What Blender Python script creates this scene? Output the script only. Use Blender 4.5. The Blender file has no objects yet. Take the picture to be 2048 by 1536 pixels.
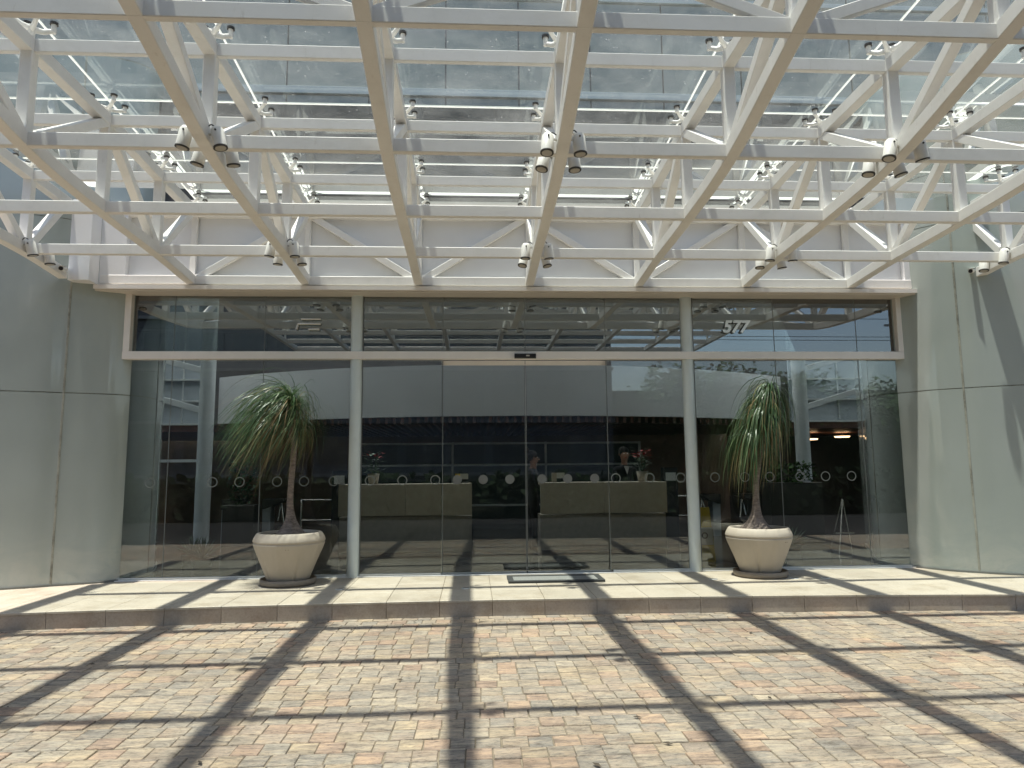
import bpy, bmesh, math, random
from mathutils import Vector, Matrix
random.seed(7)
R = math.radians
C = bpy.context.scene.collection
sc = bpy.context.scene
# ------------------------------------------------------------------ camera, sky, sun, exposure
cam = bpy.data.cameras.new('camera'); co = bpy.data.objects.new('camera', cam); C.objects.link(co)
yaw, pit, rol, F = 0.0567, 0.1212, -0.0090, 1393.0
fw = Vector((math.sin(yaw)*math.cos(pit), math.cos(yaw)*math.cos(pit), math.sin(pit)))
rt = Vector((math.cos(yaw), -math.sin(yaw), 0)); up = rt.cross(fw)
r2 = rt*math.cos(rol) + up*math.sin(rol); u2 = -rt*math.sin(rol) + up*math.cos(rol)
m = Matrix((r2, u2, -fw)).transposed().to_4x4(); m.translation = Vector((2.288, 0, 1.6)); co.matrix_world = m
cam.sensor_width = 36; cam.lens = 36*F/2048; cam.clip_start = .05; cam.clip_end = 2000
sc.camera = co
SUN = Vector((-.133, -.065, 1)).normalized()
w = bpy.data.worlds.new('World'); sc.world = w; w.use_nodes = True
nt = w.node_tree; bg = nt.nodes['Background']
sky = nt.nodes.new('ShaderNodeTexSky'); sky.sky_type = 'NISHITA'; sky.sun_disc = False
sky.sun_elevation = math.asin(SUN.z); sky.sun_rotation = math.atan2(SUN.x, SUN.y) % (2*math.pi)
sky.air_density = 1.2; sky.dust_density = 1.5
nt.links.new(sky.outputs[0], bg.inputs[0]); bg.inputs[1].default_value = .115
sl = bpy.data.lights.new('sun', 'SUN'); sl.energy = 4.9; sl.angle = R(.85); sl.color = (1, .95, .87)
so = bpy.data.objects.new('sun', sl); C.objects.link(so); so.location = (0, 0, 30)
so.rotation_euler = SUN.to_track_quat('Z', 'Y').to_euler()
sc.view_settings.view_transform = 'Standard'; sc.view_settings.look = 'None'
sc.view_settings.exposure = 0.80; sc.view_settings.gamma = 1
sc.cycles.max_bounces = 12; sc.cycles.transparent_max_bounces = 24; sc.cycles.glossy_bounces = 4
sc.cycles.transmission_bounces = 6; sc.cycles.diffuse_bounces = 5
sc.cycles.caustics_reflective = False; sc.cycles.caustics_refractive = False
sc.cycles.sample_clamp_indirect = 6

# ------------------------------------------------------------------ materials
def nodes(name):
    m = bpy.data.materials.new(name); m.use_nodes = True
    n = m.node_tree.nodes; l = m.node_tree.links
    return m, n, l, n['Principled BSDF']
def noise(n, l, scale=5, detail=4, stretch=(1, 1, 1), rough=.6, coord='Object'):
    tc = n.new('ShaderNodeTexCoord'); mp = n.new('ShaderNodeMapping'); mp.inputs['Scale'].default_value = stretch
    t = n.new('ShaderNodeTexNoise'); t.inputs['Scale'].default_value = scale; t.inputs['Detail'].default_value = detail
    t.inputs['Roughness'].default_value = rough
    l.new(tc.outputs[coord], mp.inputs[0]); l.new(mp.outputs[0], t.inputs[0]); return t
def ramp(n, l, src, stops, interp='LINEAR'):
    r = n.new('ShaderNodeValToRGB'); r.color_ramp.interpolation = interp
    e = r.color_ramp.elements
    while len(e) < len(stops): e.new(.5)
    for i, (p, c) in enumerate(stops): e[i].position = p; e[i].color = (*c, 1) if len(c) == 3 else c
    l.new(src, r.inputs[0]); return r
def mixc(n, l, a, b, f, mode='MIX'):
    x = n.new('ShaderNodeMix'); x.data_type = 'RGBA'; x.blend_type = mode
    for sock, v in ((x.inputs[0], f), (x.inputs[6], a), (x.inputs[7], b)):
        if isinstance(v, (int, float)): sock.default_value = v
        elif isinstance(v, tuple): sock.default_value = (*v, 1)
        else: l.new(v, sock)
    return x.outputs[2]
def bump(n, l, h, bs, strength=.3, dist=.01):
    b = n.new('ShaderNodeBump'); b.inputs['Strength'].default_value = strength; b.inputs['Distance'].default_value = dist
    l.new(h, b.inputs['Height']); l.new(b.outputs[0], bs.inputs['Normal']); return b
def plain(name, col, rough=.5, metal=0, var=.12, sc_=3, emit=None, coat=0):
    m, n, l, b = nodes(name)
    t = noise(n, l, sc_, 5)
    lo = tuple(c*(1-var) for c in col); hi = tuple(min(1, c*(1+var)) for c in col)
    r = ramp(n, l, t.outputs[0], [(.3, lo), (.7, hi)]); l.new(r.outputs[0], b.inputs['Base Color'])
    b.inputs['Roughness'].default_value = rough; b.inputs['Metallic'].default_value = metal
    if coat: b.inputs['Coat Weight'].default_value = coat; b.inputs['Coat Roughness'].default_value = .06
    if emit: b.inputs['Emission Color'].default_value = (*emit[0], 1); b.inputs['Emission Strength'].default_value = emit[1]
    return m
def glass(name, tint, ior, extra=0., dust=0., dustcol=(.6, .6, .58), rough=0.0, film=(1, 1, 1), speck=0.):
    m, n, l, b = nodes(name); n.remove(b); out = n['Material Output']
    tr = n.new('ShaderNodeBsdfTransparent'); tr.inputs[0].default_value = (*tint, 1)
    gl = n.new('ShaderNodeBsdfGlossy'); gl.inputs['Roughness'].default_value = rough; gl.inputs[0].default_value = (*film, 1)
    fr = n.new('ShaderNodeFresnel'); fr.inputs[0].default_value = ior
    ad = n.new('ShaderNodeMath'); ad.use_clamp = True; ad.inputs[1].default_value = extra; l.new(fr.outputs[0], ad.inputs[0])
    mx = n.new('ShaderNodeMixShader'); l.new(ad.outputs[0], mx.inputs[0]); l.new(tr.outputs[0], mx.inputs[1]); l.new(gl.outputs[0], mx.inputs[2])
    last = mx
    if dust or speck:
        df = n.new('ShaderNodeBsdfDiffuse'); df.inputs[0].default_value = (*dustcol, 1)
        tl = n.new('ShaderNodeBsdfTranslucent'); tl.inputs[0].default_value = (*dustcol, 1)
        dt = n.new('ShaderNodeMixShader'); dt.inputs[0].default_value = .5; l.new(df.outputs[0], dt.inputs[1]); l.new(tl.outputs[0], dt.inputs[2])
        t = noise(n, l, 1.6, 8, (1, 1, 1), .7)
        rr = ramp(n, l, t.outputs[0], [(.35, (dust*.3,)*3), (.75, (dust*1.8,)*3)])
        t2 = noise(n, l, 38, 3, (1, 1, 1), .6)
        r2_ = ramp(n, l, t2.outputs[0], [(.66, (0, 0, 0)), (.72, (speck,)*3)])
        a2 = n.new('ShaderNodeMath'); a2.use_clamp = True; l.new(rr.outputs[0], a2.inputs[0]); l.new(r2_.outputs[0], a2.inputs[1])
        m2 = n.new('ShaderNodeMixShader'); l.new(a2.outputs[0], m2.inputs[0]); l.new(mx.outputs[0], m2.inputs[1]); l.new(dt.outputs[0], m2.inputs[2]); last = m2
    l.new(last.outputs[0], out.inputs[0]); return m

M = {}
def mk_steel():
    m, n, l, b = nodes('painted_steel')
    t = noise(n, l, 2.2, 8, (1, 1, 1), .7); r = ramp(n, l, t.outputs[0], [(.28, (.74, .72, .68)), (.5, (.82, .80, .765)), (.75, (.85, .835, .81))])
    d = noise(n, l, 16, 8, (1, 1, .25), .75); rd = ramp(n, l, d.outputs[0], [(.60, (0, 0, 0)), (.78, (.45, .45, .45))])
    c = mixc(n, l, r.outputs[0], (.45, .40, .33), rd.outputs[0]); l.new(c, b.inputs['Base Color'])
    rr = ramp(n, l, t.outputs[0], [(.3, (.5,)*3), (.7, (.3,)*3)]); l.new(rr.outputs[0], b.inputs['Roughness'])
    bump(n, l, d.outputs[0], b, .06, .004); return m
M['steel'] = mk_steel()
M['trim'] = plain('cream_aluminium', (.78, .74, .685), .35, 0, .04, 4)
M['fascia'] = plain('fascia_paint', (.77, .77, .775), .32, 0, .035, 1.2)
M['fascia_dark'] = plain('joint_grey', (.22, .21, .2), .7)
M['soffit'] = plain('soffit_paint', (.62, .57, .5), .5, 0, .05, 2)
M['alu'] = plain('aluminium', (.62, .64, .63), .35, .6, .06, 6)
M['chrome'] = plain('brushed_chrome', (.72, .7, .66), .25, .9, .08, 8)
M['column'] = plain('column_paint', (.60, .66, .65), .3, 0, .05, 3)
M['black'] = plain('black_plastic', (.012, .012, .013), .35)
M['darkmetal'] = plain('dark_metal', (.06, .055, .05), .4, .5)
M['spot'] = plain('lamp_housing', (.78, .76, .71), .4, 0, .05, 9)
M['lens'] = plain('lamp_lens', (.45, .42, .37), .15, 0)
def mk_joint():
    m, n, l, b = nodes('silicone_joint'); n.remove(b)
    t = n.new('ShaderNodeBsdfTranslucent'); t.inputs[0].default_value = (.92, .93, .9, 1); d = n.new('ShaderNodeBsdfDiffuse'); d.inputs[0].default_value = (.85, .86, .83, 1)
    x = n.new('ShaderNodeMixShader'); x.inputs[0].default_value = .3; l.new(t.outputs[0], x.inputs[1]); l.new(d.outputs[0], x.inputs[2]); l.new(x.outputs[0], n['Material Output'].inputs[0]); return m
M['joint'] = mk_joint()
M['roofglass'] = glass('roof_glass', (.84, .91, .89), 1.12, .0, .12, (.60, .62, .60), film=(.75, .79, .77), speck=.35)
M['doorglass'] = glass('facade_glass', (.86, .88, .86), 1.6, .025, .006, (.6, .62, .6), film=(.88, .93, .95))
M['transomglass'] = glass('transom_glass', (.50, .55, .53), 2.2, .07, .01, (.6, .62, .6), film=(.92, .94, .94))
def mk_addedlight():
    m, n, l, b = nodes('added_light_ceiling'); n.remove(b)
    t = n.new('ShaderNodeBsdfTranslucent'); t.inputs[0].default_value = (.85, .87, .88, 1); l.new(t.outputs[0], n['Material Output'].inputs[0]); return m  # translucent sheet added to let sunlight into the lobby
M['addedlight'] = mk_addedlight()
M['mullion'] = plain('pane_joint', (.16, .17, .16), .5)
M['sticker'] = plain('frosted_sticker', (.20, .215, .20), .7)
M['stickerdisc'] = plain('frosted_disc', (.15, .155, .145), .7)
M['wood'] = plain('dark_wood', (.14, .055, .035), .45, 0, .35, 7)
M['woodwall'] = plain('brown_wall', (.22, .15, .105), .5, 0, .25, 2)
M['dark'] = plain('dark_wall', (.035, .035, .035), .7)
M['stonecounter'] = plain('counter_stone', (.60, .54, .44), .4, 0, .08, 14)
M['stonecounter2'] = plain('counter_stone_base', (.38, .35, .30), .45, 0, .1, 14)
M['band'] = plain('balcony_paint', (.62, .64, .66), .5, 0, .04, 1)
M['intcol'] = plain('interior_column_paint', (.50, .54, .55), .4, 0, .05, 2)
M['bluepanel'] = plain('blue_grey_panel', (.36, .41, .45), .25, 0, .1, 1.5)
M['cabglass'] = plain('smoked_glass', (.07, .085, .085), .08)
M['cabframe'] = plain('grey_frame', (.72, .74, .72), .4)
M['soil'] = plain('potting_soil', (.06, .045, .03), .9, 0, .4, 40)
M['white'] = plain('white_plastic', (.75, .75, .72), .5)
M['yellow'] = plain('yellow_plastic', (.72, .50, .03), .5)
M['red'] = plain('red_bracts', (.42, .02, .02), .6, 0, .3, 20)
M['cloth'] = plain('dark_cloth', (.012, .013, .017), .8)
M['skin'] = plain('skin', (.30, .16, .105), .55)
M['hair'] = plain('dark_hair', (.010, .008, .006), .95)
M['leafdark'] = plain('dark_leaf', (.035, .085, .03), .45, 0, .4, 6)
M['agave'] = plain('agave_leaf', (.12, .16, .11), .5, 0, .3, 6)
M['lampwarm'] = plain('warm_lamp', (.9, .7, .5), .5, emit=((1, .62, .34), 4))
M['mat'] = plain('mat_rubber', (.035, .037, .035), .8, 0, .3, 60)
M['matfill'] = plain('mat_brush', (.20, .205, .19), .9, 0, .35, 90)
M['shade_asphalt'] = plain('shade_asphalt', (.028, .028, .028), 1, 0, .3, 20)  # street colour darkened in place of tree shade mirrored in the glass
for nm in ('shade_asphalt', 'added_hedge'): pass
M['concrete'] = plain('concrete', (.34, .33, .31), .85, 0, .15, 3)
M['carpaint'] = plain('car_paint', (.03, .032, .036), .25, .3, .02, coat=1)
M['tyre'] = plain('tyre_rubber', (.02, .02, .02), .85)
M['litter'] = plain('dry_litter', (.06, .045, .03), .9, 0, .4, 9)
M['bark'] = plain('tree_bark', (.12, .09, .065), .9, 0, .3, 8)
M['added_hedge'] = plain('added_hedge_leaves', (.018, .035, .014), .7, 0, .5, 2.5)  # leaf colour of the added rows that darken the reflection
M['treeleaf'] = plain('tree_leaves', (.05, .10, .03), .6, 0, .5, 2.5)
M['facade'] = plain('grey_render', (.15, .155, .16), .8, 0, .08, .6)
M['window'] = plain('dark_window', (.09, .095, .10), .06)
M['paper'] = plain('paper', (.62, .62, .58), .7)

for nm_ in ('shade_asphalt', 'added_hedge', 'treeleaf', 'concrete'): M[nm_].node_tree.nodes['Principled BSDF'].inputs['Specular IOR Level'].default_value = .1
def mk_wall():
    m, n, l, b = nodes('back_painted_glass')
    t = noise(n, l, .7, 6, (1, 1, .5)); r = ramp(n, l, t.outputs[0], [(.3, (.33, .37, .345)), (.7, (.39, .425, .40))])
    s = noise(n, l, 2.2, 8, (3, 3, .35), .7); r2_ = ramp(n, l, s.outputs[0], [(.45, (0, 0, 0)), (.8, (.45, .45, .45))])
    c = mixc(n, l, r.outputs[0], (.36, .40, .36), r2_.outputs[0])
    tc = n.new('ShaderNodeTexCoord'); sx_ = n.new('ShaderNodeSeparateXYZ'); g_ = n.new('ShaderNodeNewGeometry'); l.new(g_.outputs['Position'], sx_.inputs[0])
    mr = n.new('ShaderNodeMapRange'); mr.inputs['From Min'].default_value = .18; mr.inputs['From Max'].default_value = 1.0; mr.inputs['To Min'].default_value = .55; mr.inputs['To Max'].default_value = 0; l.new(sx_.outputs[2], mr.inputs[0])
    sm_ = noise(n, l, 1.9, 9, (1, 1, 1.6), .7); sm_.inputs['Distortion'].default_value = 1.6; rs_ = ramp(n, l, sm_.outputs[0], [(.42, (0, 0, 0)), (.58, (1, 1, 1)), (.66, (.1, .1, .1))])
    mm_ = n.new('ShaderNodeMath'); mm_.operation = 'MULTIPLY'; l.new(mr.outputs[0], mm_.inputs[0]); l.new(rs_.outputs[0], mm_.inputs[1])
    c = mixc(n, l, c, (.46, .47, .42), mm_.outputs[0]); l.new(c, b.inputs['Base Color'])
    b.inputs['Roughness'].default_value = .12; b.inputs['IOR'].default_value = 1.55
    rr = ramp(n, l, s.outputs[0], [(.3, (.035,)*3), (.8, (.16,)*3)]); l.new(rr.outputs[0], b.inputs['Roughness'])
    w2 = noise(n, l, .55, 2); bump(n, l, w2.outputs[0], b, .3, .06)
    return m
M['wall'] = mk_wall()
def mk_silicone():
    m, n, l, b = nodes('stained_joint')
    t = noise(n, l, 3, 8, (1, 1, .6), .75)
    r = ramp(n, l, t.outputs[0], [(.35, (.10, .095, .08)), (.5, (.30, .30, .25)), (.7, (.44, .44, .38))]); l.new(r.outputs[0], b.inputs['Base Color'])
    b.inputs['Roughness'].default_value = .8; return m
M['stain'] = mk_silicone()
def mk_tower():
    m, n, l, b = nodes('tower_glass')
    t = noise(n, l, .35, 3, (1, 1, .6)); r = ramp(n, l, t.outputs[0], [(.35, (.17, .19, .175)), (.65, (.27, .29, .265))]); l.new(r.outputs[0], b.inputs['Base Color'])
    b.inputs['Roughness'].default_value = .04; b.inputs['IOR'].default_value = 1.55
    w2 = noise(n, l, .5, 1); bump(n, l, w2.outputs[0], b, .05, .05); return m
M['tower'] = mk_tower()
M['towerband'] = plain('tower_spandrel', (.38, .42, .43), .2, 0, .06, 1)
M['towerdark'] = plain('tower_recess', (.10, .11, .115), .15, 0, .1, 1)

def mk_pavers():
    m, n, l, b = nodes('slate_setts')
    g = n.new('ShaderNodeNewGeometry')
    cols = [(0, (0.314, 0.267, 0.212)), (.13, (0.294, 0.258, 0.214)), (.26, (0.338, 0.283, 0.220)), (.38, (0.333, 0.247, 0.189)), (.46, (0.300, 0.267, 0.223)),
            (.56, (0.350, 0.289, 0.214)), (.66, (0.318, 0.263, 0.212)), (.76, (0.274, 0.247, 0.212)), (.86, (0.344, 0.260, 0.197)), (.93, (0.356, 0.309, 0.248))]
    r = ramp(n, l, g.outputs['Random Per Island'], cols, 'CONSTANT')
    tc = n.new('ShaderNodeTexCoord')
    # offset the grain per stone so it never runs across a joint
    cx = n.new('ShaderNodeCombineXYZ'); mu = n.new('ShaderNodeMath'); mu.operation = 'MULTIPLY'; mu.inputs[1].default_value = 40
    l.new(g.outputs['Random Per Island'], mu.inputs[0]); l.new(mu.outputs[0], cx.inputs[0]); l.new(mu.outputs[0], cx.inputs[2])
    va = n.new('ShaderNodeVectorMath'); l.new(tc.outputs['Object'], va.inputs[0]); l.new(cx.outputs[0], va.inputs[1])
    def ns(scale, st, det=6, ro=.65, dist=0):
        mp = n.new('ShaderNodeMapping'); mp.inputs['Scale'].default_value = st; l.new(va.outputs[0], mp.inputs[0])
        t = n.new('ShaderNodeTexNoise'); t.inputs['Scale'].default_value = scale; t.inputs['Detail'].default_value = det
        t.inputs['Roughness'].default_value = ro; t.inputs['Distortion'].default_value = dist; l.new(mp.outputs[0], t.inputs[0]); return t
    a = ns(3.6, (1, 4.2, 1), 9, .74, .9); s1 = ramp(n, l, a.outputs[0], [(.33, (.40, .37, .34)), (.47, (.92, .91, .90)), (.66, (1.45, 1.36, 1.20))])
    c = mixc(n, l, r.outputs[0], s1.outputs[0], 1.0, 'MULTIPLY')
    d = ns(3, (1, 2, 1), 4, .6); s2 = ramp(n, l, d.outputs[0], [(.52, (0, 0, 0)), (.75, (.5, .5, .5))]); c = mixc(n, l, c, (.37, .25, .165), s2.outputs[0])
    e = ns(20, (1, 3.0, 1), 6, .8, .6); s3 = ramp(n, l, e.outputs[0], [(.36, (.35, .34, .33)), (.5, (1, 1, 1)), (.7, (1.2, 1.18, 1.13))]); c = mixc(n, l, c, s3.outputs[0], .8, 'MULTIPLY')
    big = noise(n, l, .9, 7, (1, 1, 1), .65); s4 = ramp(n, l, big.outputs[0], [(.32, (.72, .70, .69)), (.5, (.98, .97, .96)), (.68, (1.1, 1.07, 1.02))]); c = mixc(n, l, c, s4.outputs[0], 1.0, 'MULTIPLY')
    l.new(c, b.inputs['Base Color']); b.inputs['Roughness'].default_value = .75
    ma = n.new('ShaderNodeMath'); l.new(a.outputs[0], ma.inputs[0]); l.new(e.outputs[0], ma.inputs[1])
    bump(n, l, ma.outputs[0], b, .75, .012); return m
M['paver'] = mk_pavers()
M['grout'] = plain('sandy_grout', (.19, .155, .11), .95, 0, .3, 12)
def mk_tile(name, base, vein, var):
    m, n, l, b = nodes(name)
    g = n.new('ShaderNodeNewGeometry')
    r = ramp(n, l, g.outputs['Random Per Island'], [(0, tuple(c*(1-var) for c in base)), (1, tuple(min(1, c*(1+var)) for c in base))])
    t = noise(n, l, 2.5, 7, (1, 7, 1), .7); v = ramp(n, l, t.outputs[0], [(.5, (0, 0, 0)), (.75, (.6, .6, .6))])
    c = mixc(n, l, r.outputs[0], vein, v.outputs[0])
    s = noise(n, l, 45, 4); s2 = ramp(n, l, s.outputs[0], [(.3, (.8, .8, .8)), (.55, (1, 1, 1))]); c = mixc(n, l, c, s2.outputs[0], .8, 'MULTIPLY')
    gr = noise(n, l, 2.1, 9, (1, 1, 1), .75); g2 = ramp(n, l, gr.outputs[0], [(.36, (.72, .68, .62)), (.52, (1, 1, 1))]); c = mixc(n, l, c, g2.outputs[0], .75, 'MULTIPLY')
    l.new(c, b.inputs['Base Color']); b.inputs['Roughness'].default_value = .5; bump(n, l, s.outputs[0], b, .15, .004); return m
M['tile'] = mk_tile('travertine', (.45, .40, .32), (.50, .41, .29), .07)
M['kerb'] = mk_tile('kerb_stone', (.42, .355, .285), (.30, .25, .2), .10)
def mk_floor():
    m, n, l, b = nodes('polished_floor')
    tc = n.new('ShaderNodeTexCoord'); bk = n.new('ShaderNodeTexBrick'); bk.offset = 0
    bk.inputs['Color1'].default_value = (.085, .08, .072, 1); bk.inputs['Color2'].default_value = (.07, .066, .06, 1); bk.inputs['Mortar'].default_value = (.05, .05, .05, 1)
    bk.inputs['Scale'].default_value = 1; bk.inputs['Mortar Size'].default_value = .006; bk.inputs['Brick Width'].default_value = .6; bk.inputs['Row Height'].default_value = .6
    l.new(tc.outputs['Object'], bk.inputs[0]); l.new(bk.outputs[0], b.inputs['Base Color']); b.inputs['Roughness'].default_value = .15; return m
M['floor'] = mk_floor()
def mk_pot():
    m, n, l, b = nodes('planter_resin')
    t = noise(n, l, 9, 8, (1, 1, .3), .7); r = ramp(n, l, t.outputs[0], [(.3, (.43, .375, .30)), (.65, (.47, .41, .33))]); l.new(r.outputs[0], b.inputs['Base Color'])
    s = noise(n, l, 120, 2); b.inputs['Roughness'].default_value = .6; bump(n, l, s.outputs[0], b, .12, .003); return m
M['pot'] = mk_pot()
M['saucer'] = plain('saucer_resin', (.24, .20, .155), .6, 0, .12, 9)
def mk_trunk():
    m, n, l, b = nodes('palm_trunk')
    t = noise(n, l, 14, 8, (1, 1, 2.5), .75); r = ramp(n, l, t.outputs[0], [(.35, (.10, .08, .065)), (.55, (.24, .19, .155)), (.75, (.36, .30, .25))])
    l.new(r.outputs[0], b.inputs['Base Color']); b.inputs['Roughness'].default_value = .85; bump(n, l, t.outputs[0], b, .8, .02); return m
M['trunk'] = mk_trunk()
def mk_leaf(name, stops):
    m, n, l, b = nodes(name)
    g = n.new('ShaderNodeNewGeometry'); r = ramp(n, l, g.outputs['Random Per Island'], stops); l.new(r.outputs[0], b.inputs['Base Color'])
    b.inputs['Roughness'].default_value = .38; b.inputs['Subsurface Weight'].default_value = 0
    out = n['Material Output']; tl = n.new('ShaderNodeBsdfTranslucent'); l.new(r.outputs[0], tl.inputs[0])
    mx = n.new('ShaderNodeMixShader'); mx.inputs[0].default_value = .3; l.new(b.outputs[0], mx.inputs[1]); l.new(tl.outputs[0], mx.inputs[2]); l.new(mx.outputs[0], out.inputs[0]); return m
M['leaf'] = mk_leaf('palm_leaf', [(0, (.03, .065, .025)), (.5, (.06, .115, .045)), (.85, (.10, .16, .07)), (1, (.17, .21, .10))])
M['leafdry'] = mk_leaf('dry_leaf', [(0, (.16, .10, .05)), (.5, (.26, .19, .09)), (1, (.20, .21, .09))])

# ------------------------------------------------------------------ mesh helpers
class MB:
    def __init__(s): s.v = []; s.f = []; s.mi = []; s.mats = []; s.sm = []
    def slot(s, m):
        if m not in s.mats: s.mats.append(m)
        return s.mats.index(m)
    def add(s, vs, fs, mat, smooth=False):
        o = len(s.v); k = s.slot(mat)
        s.v += [tuple(v) for v in vs]
        for f in fs: s.f.append(tuple(i+o for i in f)); s.mi.append(k); s.sm.append(smooth)
        return s
    def box(s, x0, x1, y0, y1, z0, z1, mat, ch=0):
        if ch:
            return s.beam(((x0), (y0+y1)/2, (z0+z1)/2), ((x1), (y0+y1)/2, (z0+z1)/2), y1-y0, z1-z0, mat, ch)
        vs = [(x, y, z) for z in (z0, z1) for y in (y0, y1) for x in (x0, x1)]
        return s.add(vs, [(0, 2, 3, 1), (4, 5, 7, 6), (0, 1, 5, 4), (2, 6, 7, 3), (0, 4, 6, 2), (1, 3, 7, 5)], mat)
    def beam(s, p, q, w, h, mat, ch=.006, upv=(0, 0, 1)):
        return s.path([p, q], w, h, mat, ch, upv)
    def path(s, pts, w, h, mat, ch=.006, upv=(0, 0, 1)):
        pts = [Vector(p) for p in pts]; U = Vector(upv); n = len(pts); vs = []; fs = []
        a, b = w/2, h/2
        prof = [(-a, -b+ch), (-a, b-ch), (-a+ch, b), (a-ch, b), (a, b-ch), (a, -b+ch), (a-ch, -b), (-a+ch, -b)] if ch else [(-a, -b), (-a, b), (a, b), (a, -b)]
        k = len(prof)
        for i, p in enumerate(pts):
            t = (pts[min(i+1, n-1)] - pts[max(i-1, 0)]).normalized()
            sd = t.cross(U)
            if sd.length < 1e-4: sd = t.cross(Vector((0, 1, 0)))
            sd.normalize(); uu = sd.cross(t).normalized()
            for x, y in prof: vs.append(p + sd*x + uu*y)
        for i in range(n-1):
            for j in range(k):
                a_, b_ = i*k+j, i*k+(j+1) % k; fs.append((a_, b_, b_+k, a_+k))
        fs.append(tuple(range(k))[::-1]); fs.append(tuple((n-1)*k+j for j in range(k)))
        return s.add(vs, fs, mat)
    def tube(s, pts, rs, mat, seg=12, cap=True, smooth=True):
        pts = [Vector(p) for p in pts]; n = len(pts); vs = []; fs = []
        if isinstance(rs, (int, float)): rs = [rs]*n
        for i, p in enumerate(pts):
            t = (pts[min(i+1, n-1)] - pts[max(i-1, 0)]).normalized()
            a = t.cross(Vector((0, 0, 1)) if abs(t.z) < .9 else Vector((0, 1, 0))).normalized(); b = t.cross(a)
            for j in range(seg):
                th = 2*math.pi*j/seg; vs.append(p + (a*math.cos(th) + b*math.sin(th))*rs[i])
        for i in range(n-1):
            for j in range(seg):
                x, y = i*seg+j, i*seg+(j+1) % seg; fs.append((x, y, y+seg, x+seg))
        s.add(vs, fs, mat, smooth)
        if cap: s.add(vs[:seg], [tuple(range(seg))[::-1]], mat); s.add(vs[-seg:], [tuple(range(seg))], mat)
        return s
    def lathe(s, prof, mat, seg=48, c=(0, 0), rf=None):
        vs = []; fs = []; n = len(prof)
        for r, z in prof:
            for j in range(seg):
                th = 2*math.pi*j/seg; rr = r*(rf(th, z) if rf else 1); vs.append((c[0]+rr*math.cos(th), c[1]+rr*math.sin(th), z))
        for i in range(n-1):
            for j in range(seg):
                x, y = i*seg+j, i*seg+(j+1) % seg; fs.append((x, y, y+seg, x+seg))
        return s.add(vs, fs, mat, True)
    def ball(s, c, r, mat, seg=12, rings=8):
        r = r if isinstance(r, tuple) else (r, r, r); vs = []; fs = []
        for i in range(rings+1):
            ph = math.pi*i/rings
            for j in range(seg):
                th = 2*math.pi*j/seg; vs.append((c[0]+r[0]*math.sin(ph)*math.cos(th), c[1]+r[1]*math.sin(ph)*math.sin(th), c[2]+r[2]*math.cos(ph)))
        for i in range(rings):
            for j in range(seg):
                x, y = i*seg+j, i*seg+(j+1) % seg; fs.append((x, x+seg, y+seg, y))
        return s.add(vs, fs, mat, True)
    def build(s, name, parent=None, loc=None):
        me = bpy.data.meshes.new(name); me.from_pydata(s.v, [], s.f)
        for mt in s.mats: me.materials.append(mt)
        me.polygons.foreach_set('material_index', s.mi); me.polygons.foreach_set('use_smooth', s.sm); me.update()
        o = bpy.data.objects.new(name, me); C.objects.link(o)
        if parent:
            o.parent = parent
            o.matrix_parent_inverse = Matrix.Identity(4)
            if s_world(parent): o.location = -parent_world(parent)
        if loc: o.location = loc
        return o
def parent_world(p):
    v = Vector(p.location)
    q = p.parent
    while q: v += q.location; q = q.parent
    return v
def s_world(p): return parent_world(p).length > 1e-9
# every mesh is written in world coordinates and shifted back by its parent's place, unless loc is given
def tag(o, label=None, cat=None, group=None, kind=None):
    if label: o['label'] = label
    if cat: o['category'] = cat
    if group: o['group'] = group
    if kind: o['kind'] = kind
    return o
def thing(name, loc, label, cat, group=None, rz=0):
    o = bpy.data.objects.new(name, None); C.objects.link(o); o.location = loc; o.rotation_euler = (0, 0, rz)
    o.empty_display_size = .1
    return tag(o, label, cat, group)
def copy_tree(o, parent=None):
    c = o.copy(); C.objects.link(c)
    if parent: c.parent = parent
    for ch in [x for x in C.objects if x.parent == o]: copy_tree(ch, c)
    return c
def catmull(pts, n=8):
    P = [Vector(p) for p in pts]; P = [2*P[0]-P[1]] + P + [2*P[-1]-P[-2]]; out = []
    for i in range(1, len(P)-2):
        for k in range(n):
            t = k/n; a, b, c, d = P[i-1], P[i], P[i+1], P[i+2]
            out.append(.5*((2*b) + (c-a)*t + (2*a-5*b+4*c-d)*t*t + (3*b-a-3*c+d)*t*t*t))
    out.append(P[-2]); return out

H = .175; YF = 9.72; S = 1.541
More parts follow.
